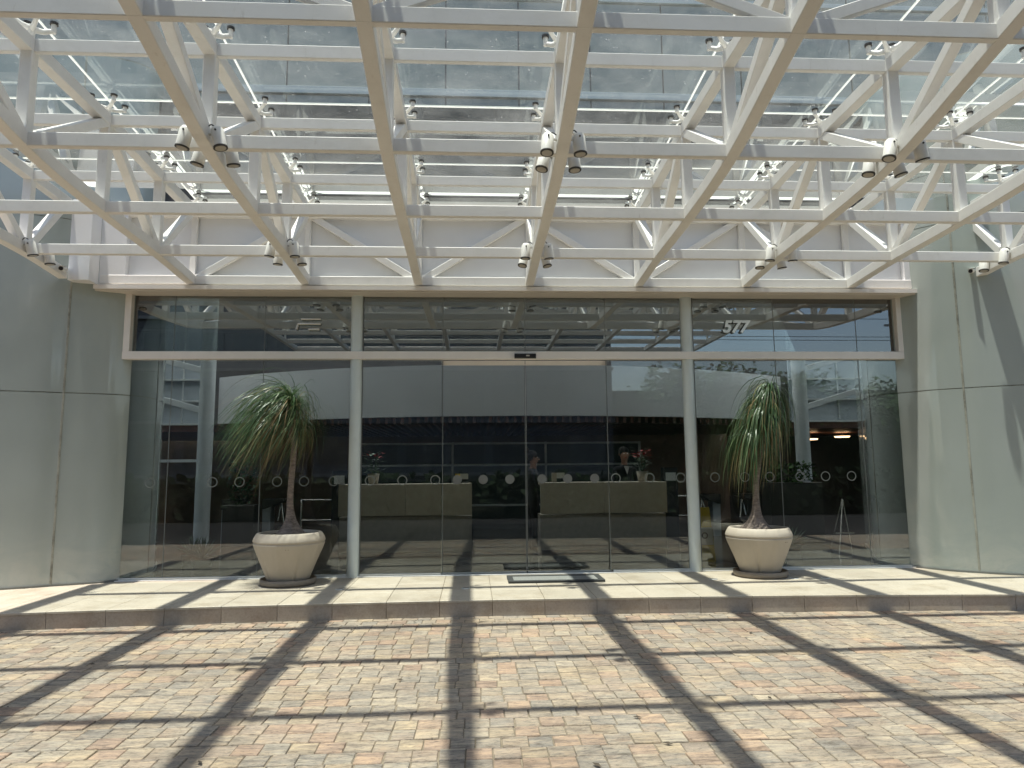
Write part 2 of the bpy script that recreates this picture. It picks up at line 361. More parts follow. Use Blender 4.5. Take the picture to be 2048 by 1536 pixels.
# ------------------------------------------------------------------ ground
g = MB(); g.box(-300, 300, -300, 300, -.6, -.045, M['shade_asphalt']); tag(g.build('ground'), kind='structure')
def kerbY(x): return 7.89 - .0085*(x-2.6)**2
mb = MB(); mb.box(-13, 19, 3.3, 7.4, -.04, -.009, M['grout'])
xs = [(-13 + i*.4) for i in range(81)]
vs = []; fs = []
for i, x in enumerate(xs): vs += [(x, 7.3, -.0095), (x, kerbY(x)+.04, -.0095)]
fs = [(2*i, 2*i+2, 2*i+3, 2*i+1) for i in range(80)]; mb.add(vs, fs, M['grout'])
y = 3.3; rng = random.Random(3); off = 0
while y < 7.95:
    h_ = rng.choice([.155, .165, .17, .18]); off = (off + rng.uniform(-.022, .022)) * .9
    if rng.random() < .12: off += .07
    x = -13 + off; ph = rng.random()*6; ci = 0; r2g = random.Random(99)
    while x < 19:
        w_ = r2g.choice([.150, .155, .160, .165, .158]) + rng.uniform(-.006, .006)
        j = rng.choice([.0045, .006, .006, .009])
        w0 = .006*math.sin(x*.9+ph) + .003*math.sin(x*3.1+ph)
        a, b_, c0, d0 = x, x+w_-j, y+w0, y+h_-j+w0
        ym = kerbY((a+b_)/2) - .010
        if c0 < ym - .03:
            d0 = min(d0, ym)
            z = rng.uniform(-.003, .002); tl = [rng.uniform(-.0015, .0015) for _ in range(4)]
            jt = [rng.uniform(-.003, .003) for _ in range(8)]
            cs = [(a+jt[0], c0+jt[1]), (b_+jt[2], c0+jt[3]), (b_+jt[4], d0+jt[5]), (a+jt[6], d0+jt[7])]
            cx_, cy_ = (a+b_)/2, (c0+d0)/2
            top = [(cx_+(px-cx_)*.955, cy_+(py-cy_)*.955, z+t) for (px, py), t in zip(cs, tl)]
            mid = [(px, py, z-.005) for px, py in cs]; bot = [(px, py, -.02) for px, py in cs]
            mb.add(top+mid+bot, [(0, 1, 2, 3), (0, 4, 5, 1), (1, 5, 6, 2), (2, 6, 7, 3), (3, 7, 4, 0), (4, 8, 9, 5), (5, 9, 10, 6), (6, 10, 11, 7), (7, 11, 8, 4)], M['paver'])
        x += w_
    y += h_
drv = mb.build('driveway'); tag(drv, kind='structure')
# sidewalk: kerb stones and tiles
mb = MB(); tl_w = .578; x = -13.2+.03
vs = []; xs = [(-13 + i*.5) for i in range(65)]
for x_ in xs: vs += [(x_, kerbY(x_)+.03, H-.006), (x_, 9.74, H-.006), (x_, kerbY(x_)+.03, -.02)]
fs = [(3*i, 3*i+3, 3*i+4, 3*i+1) for i in range(64)] + [(3*i, 3*i+2, 3*i+5, 3*i+3) for i in range(64)]
mb.add(vs, fs, M['grout'])
k0 = -26
for k in range(k0, 32):
    a = 2.5 + k*tl_w + .002; b_ = a + tl_w - .005
    y0a, y0b = kerbY(a), kerbY(b_)
    # kerb riser slab with a nosing
    mb.add([(a, y0a, -.015), (b_, y0b, -.015), (b_, y0b, H-.026), (a, y0a, H-.026), (a, y0a+.03, -.015), (b_, y0b+.03, -.015), (b_, y0b+.03, H-.026), (a, y0a+.03, H-.026)],
           [(0, 1, 2, 3), (1, 5, 6, 2), (0, 3, 7, 4), (3, 2, 6, 7)], M['kerb'])
    rows = [-.008, .60, 1.17, 1.90]
    for q in range(3):
        ya, yb = y0a + rows[q] + (.003 if q else 0), y0b + rows[q] + (.003 if q else 0)
        yc, yd = (y0a+rows[q+1], y0b+rows[q+1]) if q < 2 else (9.74, 9.74)
        e = .004
        top = [(a+e, ya+e, H), (b_-e, yb+e, H), (b_-e, yd-e, H), (a+e, yc-e, H)]
        low = [(a, ya, H-.004), (b_, yb, H-.004), (b_, yd, H-.004), (a, yc, H-.004)]
        bt = [(a, ya, H-.024), (b_, yb, H-.024)]
        mb.add(top+low+bt, [(0, 1, 2, 3), (0, 4, 5, 1), (1, 5, 6, 2), (2, 6, 7, 3), (3, 7, 4, 0), (4, 8, 9, 5)], M['tile'])
tag(mb.build('sidewalk'), kind='structure')
mb = MB(); mb.box(-9, 15, 9.741, 24, H-.3, H, M['floor']); tag(mb.build('floor'), kind='structure')

# ------------------------------------------------------------------ canopy
cols = list(range(-2, 7))
RY = {5: 9.50, 4: 8.416, 3: 7.152, 2: 5.869, 1: 4.551, 0: 3.27, -1: 1.99, -2: .71, -3: -.57, -4: -1.85}
ZB = {5: 4.13, 4: 4.205, 3: 4.253, 2: 4.357, 1: 4.67, 0: 4.98}
ZT = {5: 5.09, 4: 5.13, 3: 5.2, 2: 5.21, 1: 5.22, 0: 5.23, -1: 5.23, -2: 5.23, -3: 5.23, -4: 5.23}
W = .115; HB = .13
can = thing('glass_canopy', (3.08, 9.4, 4.1), 'large white steel lattice canopy with glass roof over the building entrance', 'canopy')
def part(name, fn, parent=can):
    b = MB(); fn(b); return b.build(name, parent)
hw = HB/2
for j in cols:
    x = j*S; yend = 9.52 if -2 < j < 6 else 9.22
    if -2 < j < 6: yend = 9.46
    zb = lambda i: ZB[i] + hw
    pts = [(x, RY[0], ZB[0]+hw), (x, RY[1], zb(1)), (x, RY[2], zb(2)), (x, RY[3], zb(3)), (x, RY[4], zb(4)), (x, yend, ZB[5]+hw)]
    part('lower_chord', lambda b: b.path(catmull(pts, 6), W, HB, M['steel']))
    tp = [(x, RY[-4], ZT[-4]+hw), (x, RY[2], ZT[2]+hw), (x, RY[3], ZT[3]+hw), (x, RY[4], ZT[4]+hw), (x, yend, ZT[5]+hw)]
    part('upper_chord', lambda b: b.path(tp, W-.006, HB-.004, M['steel']))
    for i in range(0, 5):
        part('vertical_post', lambda b: b.beam((x, RY[i], ZB[i]+HB-.004), (x, RY[i], ZT[i]+.004), .103, .100, M['steel'], upv=(0, 1, 0)))
    if -2 < j < 6:
        part('vertical_post', lambda b: b.beam((x, RY[5]+.03, ZB[5]+HB-.004), (x, RY[5]+.03, ZT[5]+.004), .08, .06, M['steel'], upv=(0, 1, 0)))
    for a, b2 in ((3, 4), (3, 2), (1, 2), (5, 4), (1, 0)):
        ya = RY[a] if a != 5 else yend-.05
        yb_ = RY[b2]
        part('diagonal_brace', lambda b: b.beam((x, ya, ZT[a]+hw), (x, yb_, ZB[b2]+hw), .097, .095, M['steel']))
for i in (5, 4, 3, 2, 1, 0):
    x0, x1 = (-2*S, 6*S) if i != 5 else (-2.74, 8.88)
    z = ZB[i]+hw
    part('lower_crossbeam', lambda b: b.beam((x0, RY[i], z+.0), (x1, RY[i], z+.0), .066, HB-.006, M['steel']))
for i in range(-4, 6):
    x0, x1 = (-2*S, 6*S) if i != 5 else (-2.74, 8.88)
    z = ZT[i]+hw
    part('upper_crossbeam', lambda b: b.beam((x0, RY[i], z), (x1, RY[i], z), .054, HB-.010, M['steel']))
for i in (5, 1):      # the two cross trusses with W bracing
    for j in range(-2, 6):
        a, b2 = (j, j+1) if j % 2 else (j+1, j)   # odd columns have the brace foot
        if i == 5 and j in (-2, 5): continue
        yy = RY[i] + (.03 if i == 5 else 0)
        part('cross_brace', lambda b: b.beam((a*S, yy, ZB[i]+hw), (b2*S, yy, ZT[i]+hw), .059, .093, M['steel']))
# the front edge fin
part('edge_trim', lambda b: b.beam((-2*S-.06, -1.95, 5.27), (6*S+.06, -1.95, 5.27), .05, .16, M['trim']))
def gz(y): return 5.50 - .065*(y-7.152)
rows = list(range(-4, 6))
for a in range(-4, 5):
    ya, yb_ = RY[a]+.008, RY[a+1]-.008
    if a == 4: yb_ = 9.62
    for j in range(-2, 6):
        xa, xb = j*S+.008, (j+1)*S-.008
        if j == -2 and a == 4 or j == 5 and a == 4: yb2 = 9.18
        else: yb2 = yb_
        if j == -2: xa -= .12
        if j == 5: xb += .12
        part('roof_pane', lambda b: b.add([(xa, ya, gz(ya)), (xb, ya, gz(ya)), (xb, yb2, gz(yb2)), (xa, yb2, gz(yb2))], [(0, 1, 2, 3)], M['roofglass']))
for j in cols:
    if j in (-2, 6): continue
    x = j*S; part('glass_joint', lambda b: b.beam((x, RY[-4], gz(RY[-4])), (x, 9.6, gz(9.6)), .018, .012, M['joint'], 0))
for a in range(-3, 5):
    part('glass_joint', lambda b: b.beam((-2*S-.1, RY[a], gz(RY[a])+.002), (6*S+.1, RY[a], gz(RY[a])+.002), .024, .012, M['joint'], 0))
# spider fittings
def spider(b):
    b.tube([(0, 0, 0), (0, 0, .10)], .03, M['steel'], 12)
    for sx in (-1, 1):
        for sy in (-1, 1):
            b.tube([(0, 0, .075), (sx*.06, sy*.06, .085), (sx*.115, sy*.115, .12)], [.026, .02, .017], M['steel'], 8)
            b.tube([(sx*.115, sy*.115, .105), (sx*.115, sy*.115, .165)], .021, M['steel'], 10)
            b.tube([(sx*.115, sy*.115, .165), (sx*.115, sy*.115, .182)], .034, M['darkmetal'], 14)
b = MB(); spider(b); sp0 = b.build('spider_fitting', can)
first = True
for i in range(-3, 6):
    for j in cols:
        if i == 5 and j in (-2, 6): continue
        o = sp0 if first else sp0.copy()
        if not first: C.objects.link(o)
        first = False
        top = ZT[i]+HB; yy = RY[i] if i < 5 else 9.42
        o.location = Vector((j*S, yy, top)) - can.location; o.scale = (1, 1, (gz(yy)-.004-top)/.182)

# spotlights on the chords
def mk_spot(label):
    t = thing('spotlight', (0, 0, 0), label, 'spotlight', 'spotlights clamped to the canopy beams')
    b = MB(); r = .052
    b.tube([(0, 0, .085), (0, 0, .082), (0, 0, .06), (0, 0, -.085)], [.012, .036, .05, r], M['spot'], 20, cap=True)
    b.build('housing', t, loc=(0, 0, 0))
    b = MB(); b.tube([(0, 0, -.083), (0, 0, -.093)], [r+.003, r+.003], M['darkmetal'], 20); b.build('rim', t, loc=(0, 0, 0))
    b = MB(); b.tube([(0, 0, -.0935), (0, 0, -.0965)], [.042, .04], M['lens'], 20); b.build('lens', t, loc=(0, 0, 0))
    b = MB(); b.box(.0, .09, -.012, .012, .035, .045, M['chrome']); b.box(.082, .09, -.02, .02, .0, .07, M['chrome'])
    b.tube([(-.0, -.056, .04), (0, .056, .04)], .008, M['darkmetal'], 8); b.build('bracket', t, loc=(0, 0, 0))
    b = MB(); b.tube(catmull([(.0, .0, .075), (.03, .01, .11), (.06, .01, .1), (.085, 0, .07)], 5), .005, M['black'], 6); b.build('cable', t, loc=(0, 0, 0))
    return t
names = {0: 'left of the middle', 2: 'in the middle', 4: 'right of the middle'}
spots = []
for j in (0, 2, 4):
    for i in (2, 4):
        for side in (-1, 1):
            for fb in (-1, 1):
                spots.append((j*S + side*.14, RY[i] + (-.13 if fb < 0 else .20), ZB[i]+(.055), side,
                    'white spotlight, %s %s corner of the %s beam crossing %s' % ('near' if fb < 0 else 'far', 'left' if side < 0 else 'right', 'close' if i == 2 else 'distant', names[j])))
for side, j in ((1, -2), (-1, 6)):
    for fb in (-1, 1):
        spots.append((j*S + side*.14, RY[4] + (-.10 if fb < 0 else .26), ZB[4]+.055, side,
            '%s white spotlight on the %s edge beam above the curved wall' % ('nearer' if fb < 0 else 'farther', 'left' if j < 0 else 'right')))
proto = mk_spot('x'); rs = random.Random(5)
for n_, (x, y, z, side, lab) in enumerate(spots):
    o = proto if n_ == 0 else copy_tree(proto)
    o.location = (x, y, z); o['label'] = lab
    o.rotation_euler = (R(rs.uniform(-10, 6)), R(rs.uniform(2, 14)), 0 if side < 0 else math.pi)
    o.scale = (1.08, 1.08, 1.08)
# security cameras
def cctv(x, y, z, rz, label):
    t = thing('security_camera', (x, y, z), label, 'camera', 'security cameras on the canopy edge beams', rz)
    b = MB(); b.tube([(0, .09, 0), (0, -.07, 0)], .032, M['white'], 18); b.box(-.03, .03, -.085, .07, .03, .037, M['white']); b.build('body', t, loc=(0, 0, 0))
    b = MB(); b.tube([(0, -.0705, 0), (0, -.078, 0)], .026, M['black'], 18); b.build('lens', t, loc=(0, 0, 0))
    b = MB(); b.tube([(0, .05, -.02), (0, .1, -.05), (.0, .16, -.05)], .01, M['white'], 8); b.build('bracket', t, loc=(0, 0, 0))
    for c in [o for o in C.objects if o.parent == t]: c.rotation_euler = (R(14), 0, 0)
cctv(-2*S+.11, 9.02, 4.21, R(12), 'small white security camera on the left edge beam of the canopy')
cctv(6*S-.12, 8.93, 4.24, R(-50), 'small white security camera on the right edge beam of the canopy')

# ------------------------------------------------------------------ fascia wall over the doors
fa = thing('fascia_wall', (3.05, 9.6, 4.06), 'white panelled wall over the entrance behind the canopy truss', 'wall')
joints = [-2.86, 0*S-.0, S, 2*S, 3*S, 4*S, 5*S, 8.93]
for a, b_ in zip(joints[:-1], joints[1:]):
    part('fascia_panel', lambda b: b.box(a+.004, b_-.004, 9.575, 9.62, 4.2, 5.12, M['fascia']), fa)
part('backing', lambda b: b.box(-3.2, 9.3, 9.63, 9.9, 4.07, 5.24, M['fascia_dark']), fa)
part('coping', lambda b: b.box(-2.9, 9.0, 9.56, 9.92, 5.243, 5.30, M['fascia_dark']), fa)
part('top_rail', lambda b: b.beam((-2.9, 9.565, 5.15), (8.98, 9.565, 5.15), .06, .10, M['steel']), fa)
part('soffit', lambda b: b.box(-2.78, 8.87, 9.43, 9.86, 4.03, 4.068, M['soffit']), fa)
part('soffit_edge', lambda b: b.box(-2.79, 8.88, 9.405, 9.428, 4.05, 4.105, M['trim']), fa)
for xa, xb in ((-3.03, -2.763), (8.893, 9.15)):
    part('end_pilaster', lambda b: b.box(xa, xb, 9.235, 9.62, 4.12, 5.22, M['fascia'], .004), fa)
for xa, xb in ((-2.76, -2.42), (8.53, 8.89)):
    part('end_panel', lambda b: b.box(xa, xb, 9.475, 9.57, 4.12, 5.22, M['fascia'], .004), fa)

# ------------------------------------------------------------------ curved glass-clad walls
def curved_wall(pts, seams, label):
    t = thing('curved_wall', (pts[3][0], pts[3][1], 0), label, 'wall')
    P = catmull([(x, y, 0) for x, y in pts], 10); n = len(P)
    zs = [H+.02, 2.64, 4.98, 7.4]
    idx = [0] + [min(range(n), key=lambda i: (P[i]-Vector((x, y, 0))).length) for x, y in seams] + [n-1]
    nrm = []
    for i in range(n):
        tt = (P[min(i+1, n-1)]-P[max(i-1, 0)]).normalized(); nn = Vector((tt.y, -tt.x, 0))
        if nn.y > 0 and i < n//2: pass
        nrm.append(nn)
    sgn = -1 if nrm[idx[1]].y > 0 else 1
    for a, c in zip(idx[:-1], idx[1:]):
        for z0, z1 in zip(zs[:-1], zs[1:]):
            vs = []; fs = []
            m_ = c-a
            for k in range(m_+1):
                p = P[a+k].copy()
                if k == 0: p = p.lerp(P[a+1], .06)
                if k == m_: p = p.lerp(P[c-1], .06)
                q = p - sgn*nrm[a+k]*.03
                for z in (z0+.006, z1-.006): vs += [(p.x, p.y, z)]
                for z in (z0+.006, z1-.006): vs += [(q.x, q.y, z)]
            fr = []
            for k in range(m_):
                o = 4*k; fr += [(o, o+4, o+5, o+1)]; fs += [(o+2, o+3, o+7, o+6), (o+1, o+5, o+7, o+3), (o, o+2, o+6, o+4)]
            fs += [(0, 1, 3, 2), (4*m_, 4*m_+2, 4*m_+3, 4*m_+1)]
            bb = MB(); bb.add(vs, fs, M['wall'], False)
            fv = sorted({i for f in fr for i in f}); mp_ = {v: k for k, v in enumerate(fv)}
            bb.add([vs[i] for i in fv], [tuple(mp_[i] for i in f) for f in fr], M['wall'], True)
            bb.build('glass_panel', t)
    vs = []; fs = []
    for k in range(n):
        q = P[k] - sgn*nrm[k]*.012; r = P[k] - sgn*nrm[k]*.25
        vs += [(q.x, q.y, H), (q.x, q.y, 7.42), (r.x, r.y, H), (r.x, r.y, 7.42)]
    for k in range(n-1):
        o = 4*k; fs += [(o, o+4, o+5, o+1), (o+2, o+3, o+7, o+6), (o+1, o+5, o+7, o+3)]
    bb = MB(); bb.add(vs, fs, M['stain']); bb.build('joint_backing', t)
    for i in idx[1:-1]:
        p = P[i] + sgn*nrm[i]*.001; tt = (P[i+1]-P[i-1]).normalized()
        bb = MB(); bb.beam((p.x, p.y, H+.01), (p.x, p.y, 7.4), .026, .012, M['stain'], .003, upv=tuple(nrm[i])); bb.build('joint_strip', t)
    base = [tuple(Vector((p.x, p.y, H+.012)) + sgn*nrm[k]*.004) for k, p in enumerate(P)]
    bb = MB(); bb.path(base, .03, .024, M['mullion'], 0); bb.build('base_strip', t)
    return t
LW = [(-9, 7.7), (-7.2, 8.15), (-5.4, 8.6), (-3.53, 9.16), (-3.05, 9.36), (-2.75, 9.48), (-2.48, 9.61), (-2.31, 9.86), (-2.27, 10.25), (-2.42, 10.85), (-2.75, 11.6), (-3.3, 12.6)]
curved_wall(LW, [(-5.4, 8.6), (-3.05, 9.36), (-2.275, 10.3)], 'curved wall clad in green glass panels on the left of the entrance')
RW = [(15, 7.0), (13.2, 7.35), (11.2, 7.85), (9.37, 8.83), (8.98, 9.09), (8.72, 9.30), (8.55, 9.58), (8.36, 9.86), (8.33, 10.2), (8.52, 10.75), (8.9, 11.5), (9.45, 12.6)]
curved_wall(RW, [(11.2, 7.85), (8.98, 9.09), (8.34, 10.3)], 'curved wall clad in green glass panels on the right of the entrance')

# ------------------------------------------------------------------ glass entrance front
en = thing('glass_entrance', (3.03, YF, H), 'full-width glass entrance front with sliding doors under a cream transom frame', 'entrance')
JX = [-1.83, -.6, .67, 1.87, 3.03, 4.18, 5.36, 6.65, 7.88]
ex = [-2.45] + JX + [8.53]
for a, b_ in zip(ex[:-1], ex[1:]):
    part('transom_pane', lambda b: b.box(a+.004, b_-.004, YF, YF+.003, 3.2, 4.03, M['transomglass']), en)
for k, (a, b_) in enumerate(zip(ex[:-1], ex[1:])):
    if a in (1.87, 3.03): continue
    part('fixed_pane', lambda b: b.box(a+.004, b_-.004, YF, YF+.003, H+.03, 3.2, M['doorglass']), en)
for a, b_ in ((1.85, 3.026), (3.034, 4.20)):
    t = part('sliding_door', lambda b: b.box(a, b_, YF+.05, YF+.053, H+.02, 3.06, M['doorglass']), en)
    part('door_rail', lambda b: b.box(a, b_, YF+.035, YF+.049, 3.055, 3.12, M['trim']), t)
    part('door_foot', lambda b: b.box(a, b_, YF+.042, YF+.049, H+.012, H+.03, M['alu']), t)
    xe = 3.03 - .012 if a < 2 else 3.03 + .004
    part('door_edge', lambda b: b.box(xe, xe+.008, YF+.040, YF+.0495, H+.02, 3.055, M['mullion']), t)
for x in (-1.83, -.6, 1.87, 3.03, 4.18, 6.65, 7.88):
    part('pane_joint', lambda b: b.box(x-.004, x+.004, YF-.004, YF+.007, 3.24 if x == 3.03 else H+.03 if x not in (1.87, 4.18) else H+.03, 4.03, M['mullion']), en)
part('transom_bar', lambda b: b.box(-2.47, 8.54, YF-.10, YF-.006, 3.125, 3.235, M['trim'], .006), en)
part('frame_post', lambda b: b.beam((-2.425, YF-.055, 3.236), (-2.425, YF-.055, 4.029), .09, .09, M['trim'], upv=(0, 1, 0)), en)
part('frame_post', lambda b: b.beam((8.495, YF-.055, 3.236), (8.495, YF-.055, 4.029), .09, .09, M['trim'], upv=(0, 1, 0)), en)
for x in (.67, 5.36):
    part('column', lambda b: b.tube([(x, YF-.01, H), (x, YF-.01, 4.03)], .082, M['column'], 28), en)
    part('column_fin', lambda b: b.box(x+.084, x+.092, YF-.03, YF-.004, H, 4.03, M['mullion']), en)
part('base_channel', lambda b: b.box(-2.45, 1.85, YF-.03, YF+.03, H, H+.035, M['alu'], .004), en)
part('base_channel', lambda b: b.box(4.21, 8.55, YF-.03, YF+.03, H, H+.035, M['alu'], .004), en)
part('sill', lambda b: b.box(-2.45, 8.55, YF-.07, YF-.032, H, H+.012, M['white'], .003), en)
part('door_track', lambda b: b.box(1.85, 4.21, YF-.02, YF+.03, H, H+.008, M['alu']), en)
sens = part('door_sensor', lambda b: b.box(2.87, 3.17, YF-.16, YF-.102, 3.13, 3.195, M['black'], .01), en)
part('sensor_window', lambda b: b.box(3.03, 3.08, YF-.164, YF-.161, 3.155, 3.175, M['lens']), sens)
def ring(b, x, z, ro, ri, mat, y):
    n = 32; vs = []; fs = []
    for k in range(n):
        th = 2*math.pi*k/n
        for r in (ri, ro):
            for yy in (y, y+.0015): vs.append((x+r*math.cos(th), yy, z+r*math.sin(th)))
    for k in range(n):
        o, p = 4*k, 4*((k+1) % n)
        fs += [(o, o+2, p+2, p), (o+1, p+1, p+3, o+3), (o+2, o+3, p+3, p+2), (o, p, p+1, o+1)]
    b.add(vs, fs, mat)
for x in [-2.05, -1.23, -.87, -.37, -.01, .39, .88, 1.32, 1.77, 4.28, 4.76, 5.20, 5.69, 6.12, 6.48, 6.92, 7.29, 7.67]:
    part('ring_sticker', lambda b: ring(b, x, 1.457, .068, .056, M['sticker'], YF-.003), en)
for x in [2.07, 2.43, 2.80, 3.25, 3.61, 3.99]:
    part('disc_sticker', lambda b: ring(b, x, 1.457, .064, .0005, M['stickerdisc'], YF+.046), en)
# number 577 and emblem
cu = bpy.data.curves.new('house_number', 'FONT'); cu.body = '577'; cu.size = .245; cu.extrude = .016; cu.shear = .25; cu.offset = .007; cu.bevel_depth = .002
tmp = bpy.data.objects.new('house_number_text', cu); C.objects.link(tmp); cu.materials.append(M['chrome'])
me_ = bpy.data.meshes.new_from_object(tmp.evaluated_get(bpy.context.evaluated_depsgraph_get())); bpy.data.objects.remove(tmp)
fo = bpy.data.objects.new('house_number', me_); C.objects.link(fo)
fo.parent = en; fo.location = Vector((5.88, YF-.03, 3.525)) - en.location; fo.rotation_euler = (R(90), 0, 0)
def emblem(b):
    y0, y1 = YF-.045, YF-.012
    b.tube([(-.10, (y0+y1)/2, 3.70), (.17, (y0+y1)/2, 3.70)], .019, M['chrome'], 10)
    b.tube(catmull([(-.165, (y0+y1)/2, 3.55), (-.145, (y0+y1)/2, 3.61), (-.125, (y0+y1)/2, 3.632), (.17, (y0+y1)/2, 3.632)], 4), .019, M['chrome'], 10)
    b.tube([(.005, (y0+y1)/2, 3.555), (.155, (y0+y1)/2, 3.555)], .019, M['chrome'], 10)
part('emblem', emblem, en)

# ------------------------------------------------------------------ tower above
tw = thing('office_tower', (3, 10.4, 5.3), 'tall blue-grey glass office tower rising above the canopy', 'building')
TX = [-12, -9.6, -7.2, -4.8, -2.4, -.6, .67, 1.87, 3.03, 4.18, 5.36, 6.65, 8.5, 10.9, 13.3, 15.7, 18]
tiers = [(5.3, 7.42, 'tower'), (7.56, 9.1, 'tower'), (9.2, 10.9, 'tower'), (11.1, 13.2, 'tower'), (13.4, 15.6, 'tower'), (15.8, 18, 'tower'), (18.2, 24, 'tower')]
for z0, z1, mt in tiers:
    part('glazing_tier', lambda b: [b.box(a+.012, c-.012, 10.4 + random.uniform(0, .004), 10.44, z0, z1, M[mt]) for a, c in zip(TX[:-1], TX[1:])], tw)
part('tower_core', lambda b: b.box(-12, 18, 10.45, 10.7, 5.25, 24, M['towerdark']), tw)
for z in (7.42, 9.1, 10.9, 13.2, 15.6, 18.0):
    part('spandrel', lambda b: b.box(-12, 18, 10.36, 10.41, z+.01, z+(.13 if z < 9 else .09), M['towerband'], .004), tw)
part('sill_band', lambda b: b.box(-3.2, 9.3, 10.1, 10.39, 5.3, 5.62, M['fascia_dark']), tw)

# ------------------------------------------------------------------ lobby interior
lb = thing('lobby', (3, 16, H), 'dark entrance lobby behind the glass front with a curved pale balcony', 'interior')
part('back_wall', lambda b: [b.box(-9, 15, 20, 20.2, H, 2.7, M['woodwall']), b.box(-9, 15, 20, 20.2, 2.7, 7, M['dark'])], lb)  # upper part coloured dark to stand for the unlit hall above the balcony
part('side_wall', lambda b: b.box(-9.2, -9, 12.7, 20, H, 7, M['dark']), lb)
part('side_wall', lambda b: b.box(15, 15.2, 12.7, 20, H, 7, M['dark']), lb)
part('translucent_hall_ceiling', lambda b: b.box(-9, 15, 9.93, 20, 7, 7.02, M['addedlight']), lb)  # unseen ceiling made translucent to brighten the lobby
part('upper_front_wall', lambda b: b.box(-9, 15, 9.92, 10.05, 5.32, 7, M['dark']), lb)
def arcp(x, off=0):
    Rr = 11.07+off; return 13.4 + 11.07 - math.sqrt(max(.01, Rr*Rr - (x-3.03)**2)) 
def bandm(b):
    n = 48; vs = []; fs = []
    for k in range(n+1):
        x = -3.2 + 12.46*k/n; y = arcp(x)
        vs += [(x, y, 2.62), (x, y, 3.62), (x, y+.14, 3.62), (x, y+.14, 2.62)]
    for k in range(n):
        o = 4*k
        for q in range(4): fs.append((o+q, o+(q+1) % 4, o+4+(q+1) % 4, o+4+q))
    fs += [(0, 1, 2, 3), (4*n, 4*n+3, 4*n+2, 4*n+1)]
    b.add(vs, fs, M['band'])
part('balcony_front', bandm, lb)
part('balcony_slab', lambda b: b.add([(x, arcp(x)+.145 if q == 0 else 20, z) for z in (2.64, 2.85) for k in range(25) for x in [-3.2+12.46*k/24] for q in (0, 1)],
     [(2*k, 2*k+1, 2*k+3, 2*k+2) for k in range(24)] + [(50+2*k, 52+2*k, 53+2*k, 51+2*k) for k in range(24)], M['wood']), lb)
def slats(b):
    for k in range(78):
        x = -3.05 + k*.158; y0 = arcp(x)+.16
        b.box(x-.03, x+.03, y0, 19.2, 2.50, 2.637, M['wood'])
part('ceiling_slats', slats, lb)
part('wall_panel', lambda b: b.box(-3.3, 9.4, 19.2, 19.9, H, 2.63, M['woodwall']), lb)
for sx in (-1, 1):        # blue-grey glazed screens both sides
    xa, xb = (-6.6, -3.3) if sx < 0 else (9.4, 12.6)
    part('upper_screen', lambda b: b.box(xa, xb, 15.2, 15.25, 2.62, 6.9, M['bluepanel']), lb)
    for z in (2.60, 3.09, 3.55, 4.1):
        part('screen_rail', lambda b: b.box(xa, xb, 15.12, 15.19, z-.02, z+.02, M['intcol']), lb)
    for k in range(4):
        xx = xa + .3 + k*.8
        part('screen_mullion', lambda b: b.box(xx-.012, xx+.012, 15.15, 15.197, 2.64, 6.9, M['intcol']), lb)
    fx = (-2.9, -5.2) if sx < 0 else (8.96, 11.3)
    part('flat_brace', lambda b: b.beam((fx[0], 14.0, 2.75), (fx[1], 15.0, 3.4), .03, .12, M['intcol']), lb)
    part('flat_brace', lambda b: b.beam((fx[0], 14.0, 3.55), (fx[1], 15.0, 4.2), .03, .12, M['intcol']), lb)
part('side_soffit', lambda b: b.box(-6.6, -3.3, 15.3, 19.9, 2.45, 2.6, M['wood']), lb)
part('side_soffit', lambda b: b.box(9.4, 14.9, 15.3, 19.9, 2.45, 2.6, M['wood']), lb)
part('side_beam', lambda b: b.box(-6.6, -3.3, 15.2, 15.28, 1.80, 1.86, M['intcol']), lb)
for x in (-2.8, 8.86):
    part('round_column', lambda b: b.tube([(x, 13.6, H), (x, 13.6, 7)], .14, M['intcol'], 24), lb)
part('added_wing_panel', lambda b: b.box(9.45, 14.95, 19.3, 19.8, H, 2.44, M['dark']), lb)  # dark panel added to stand for the darkness of the right wing
# back cabinet screen
cb = thing('cabinet_screen', (3, 17, H), 'wide smoked glass cabinet screen in a pale grey frame behind the counters', 'screen')
part('glass', lambda b: b.box(-.37, 6.37, 17.0, 17.06, H, 2.24, M['cabglass']), cb)
for z in (2.22, 1.70, .74):
    part('rail', lambda b: b.box(-.40, 6.40, 16.95, 16.995, z-.022, z+.022, M['cabframe']), cb)
for x in (-.40, 1.80, 4.06, 6.37):
    part('post', lambda b: b.box(x-.025, x+.025, 16.948, 16.999, .74 if x in (1.8, 4.06) else H, 2.25, M['cabframe']), cb)

def counter(x0, x1, label):
    t = thing('reception_counter', ((x0+x1)/2, 11.6, H), label, 'counter', 'stone reception counters')
    mid = (x0+x1)/2
    for a, c in ((x0, mid-.003), (mid+.003, x1)):
        part('top_slab', lambda b: b.box(a, c, 11.25, 11.34, .88, 1.375, M['stonecounter'], .004), t)
    part('base', lambda b: b.box(x0, x1-.0, 11.36, 11.9, H, .86, M['stonecounter2'], .004), t)
    part('worktop', lambda b: b.box(x0+.01, x1-.01, 11.342, 11.95, 1.34, 1.37, M['stonecounter']), t)
    part('plinth', lambda b: b.box(x0+.02, x1-.02, 11.345, 11.358, H, .30, M['darkmetal']), t)
counter(.17, 2.27, 'pale stone reception counter on the left behind the sliding doors')
counter(3.37, 5.42, 'pale stone reception counter on the right with a person behind it')

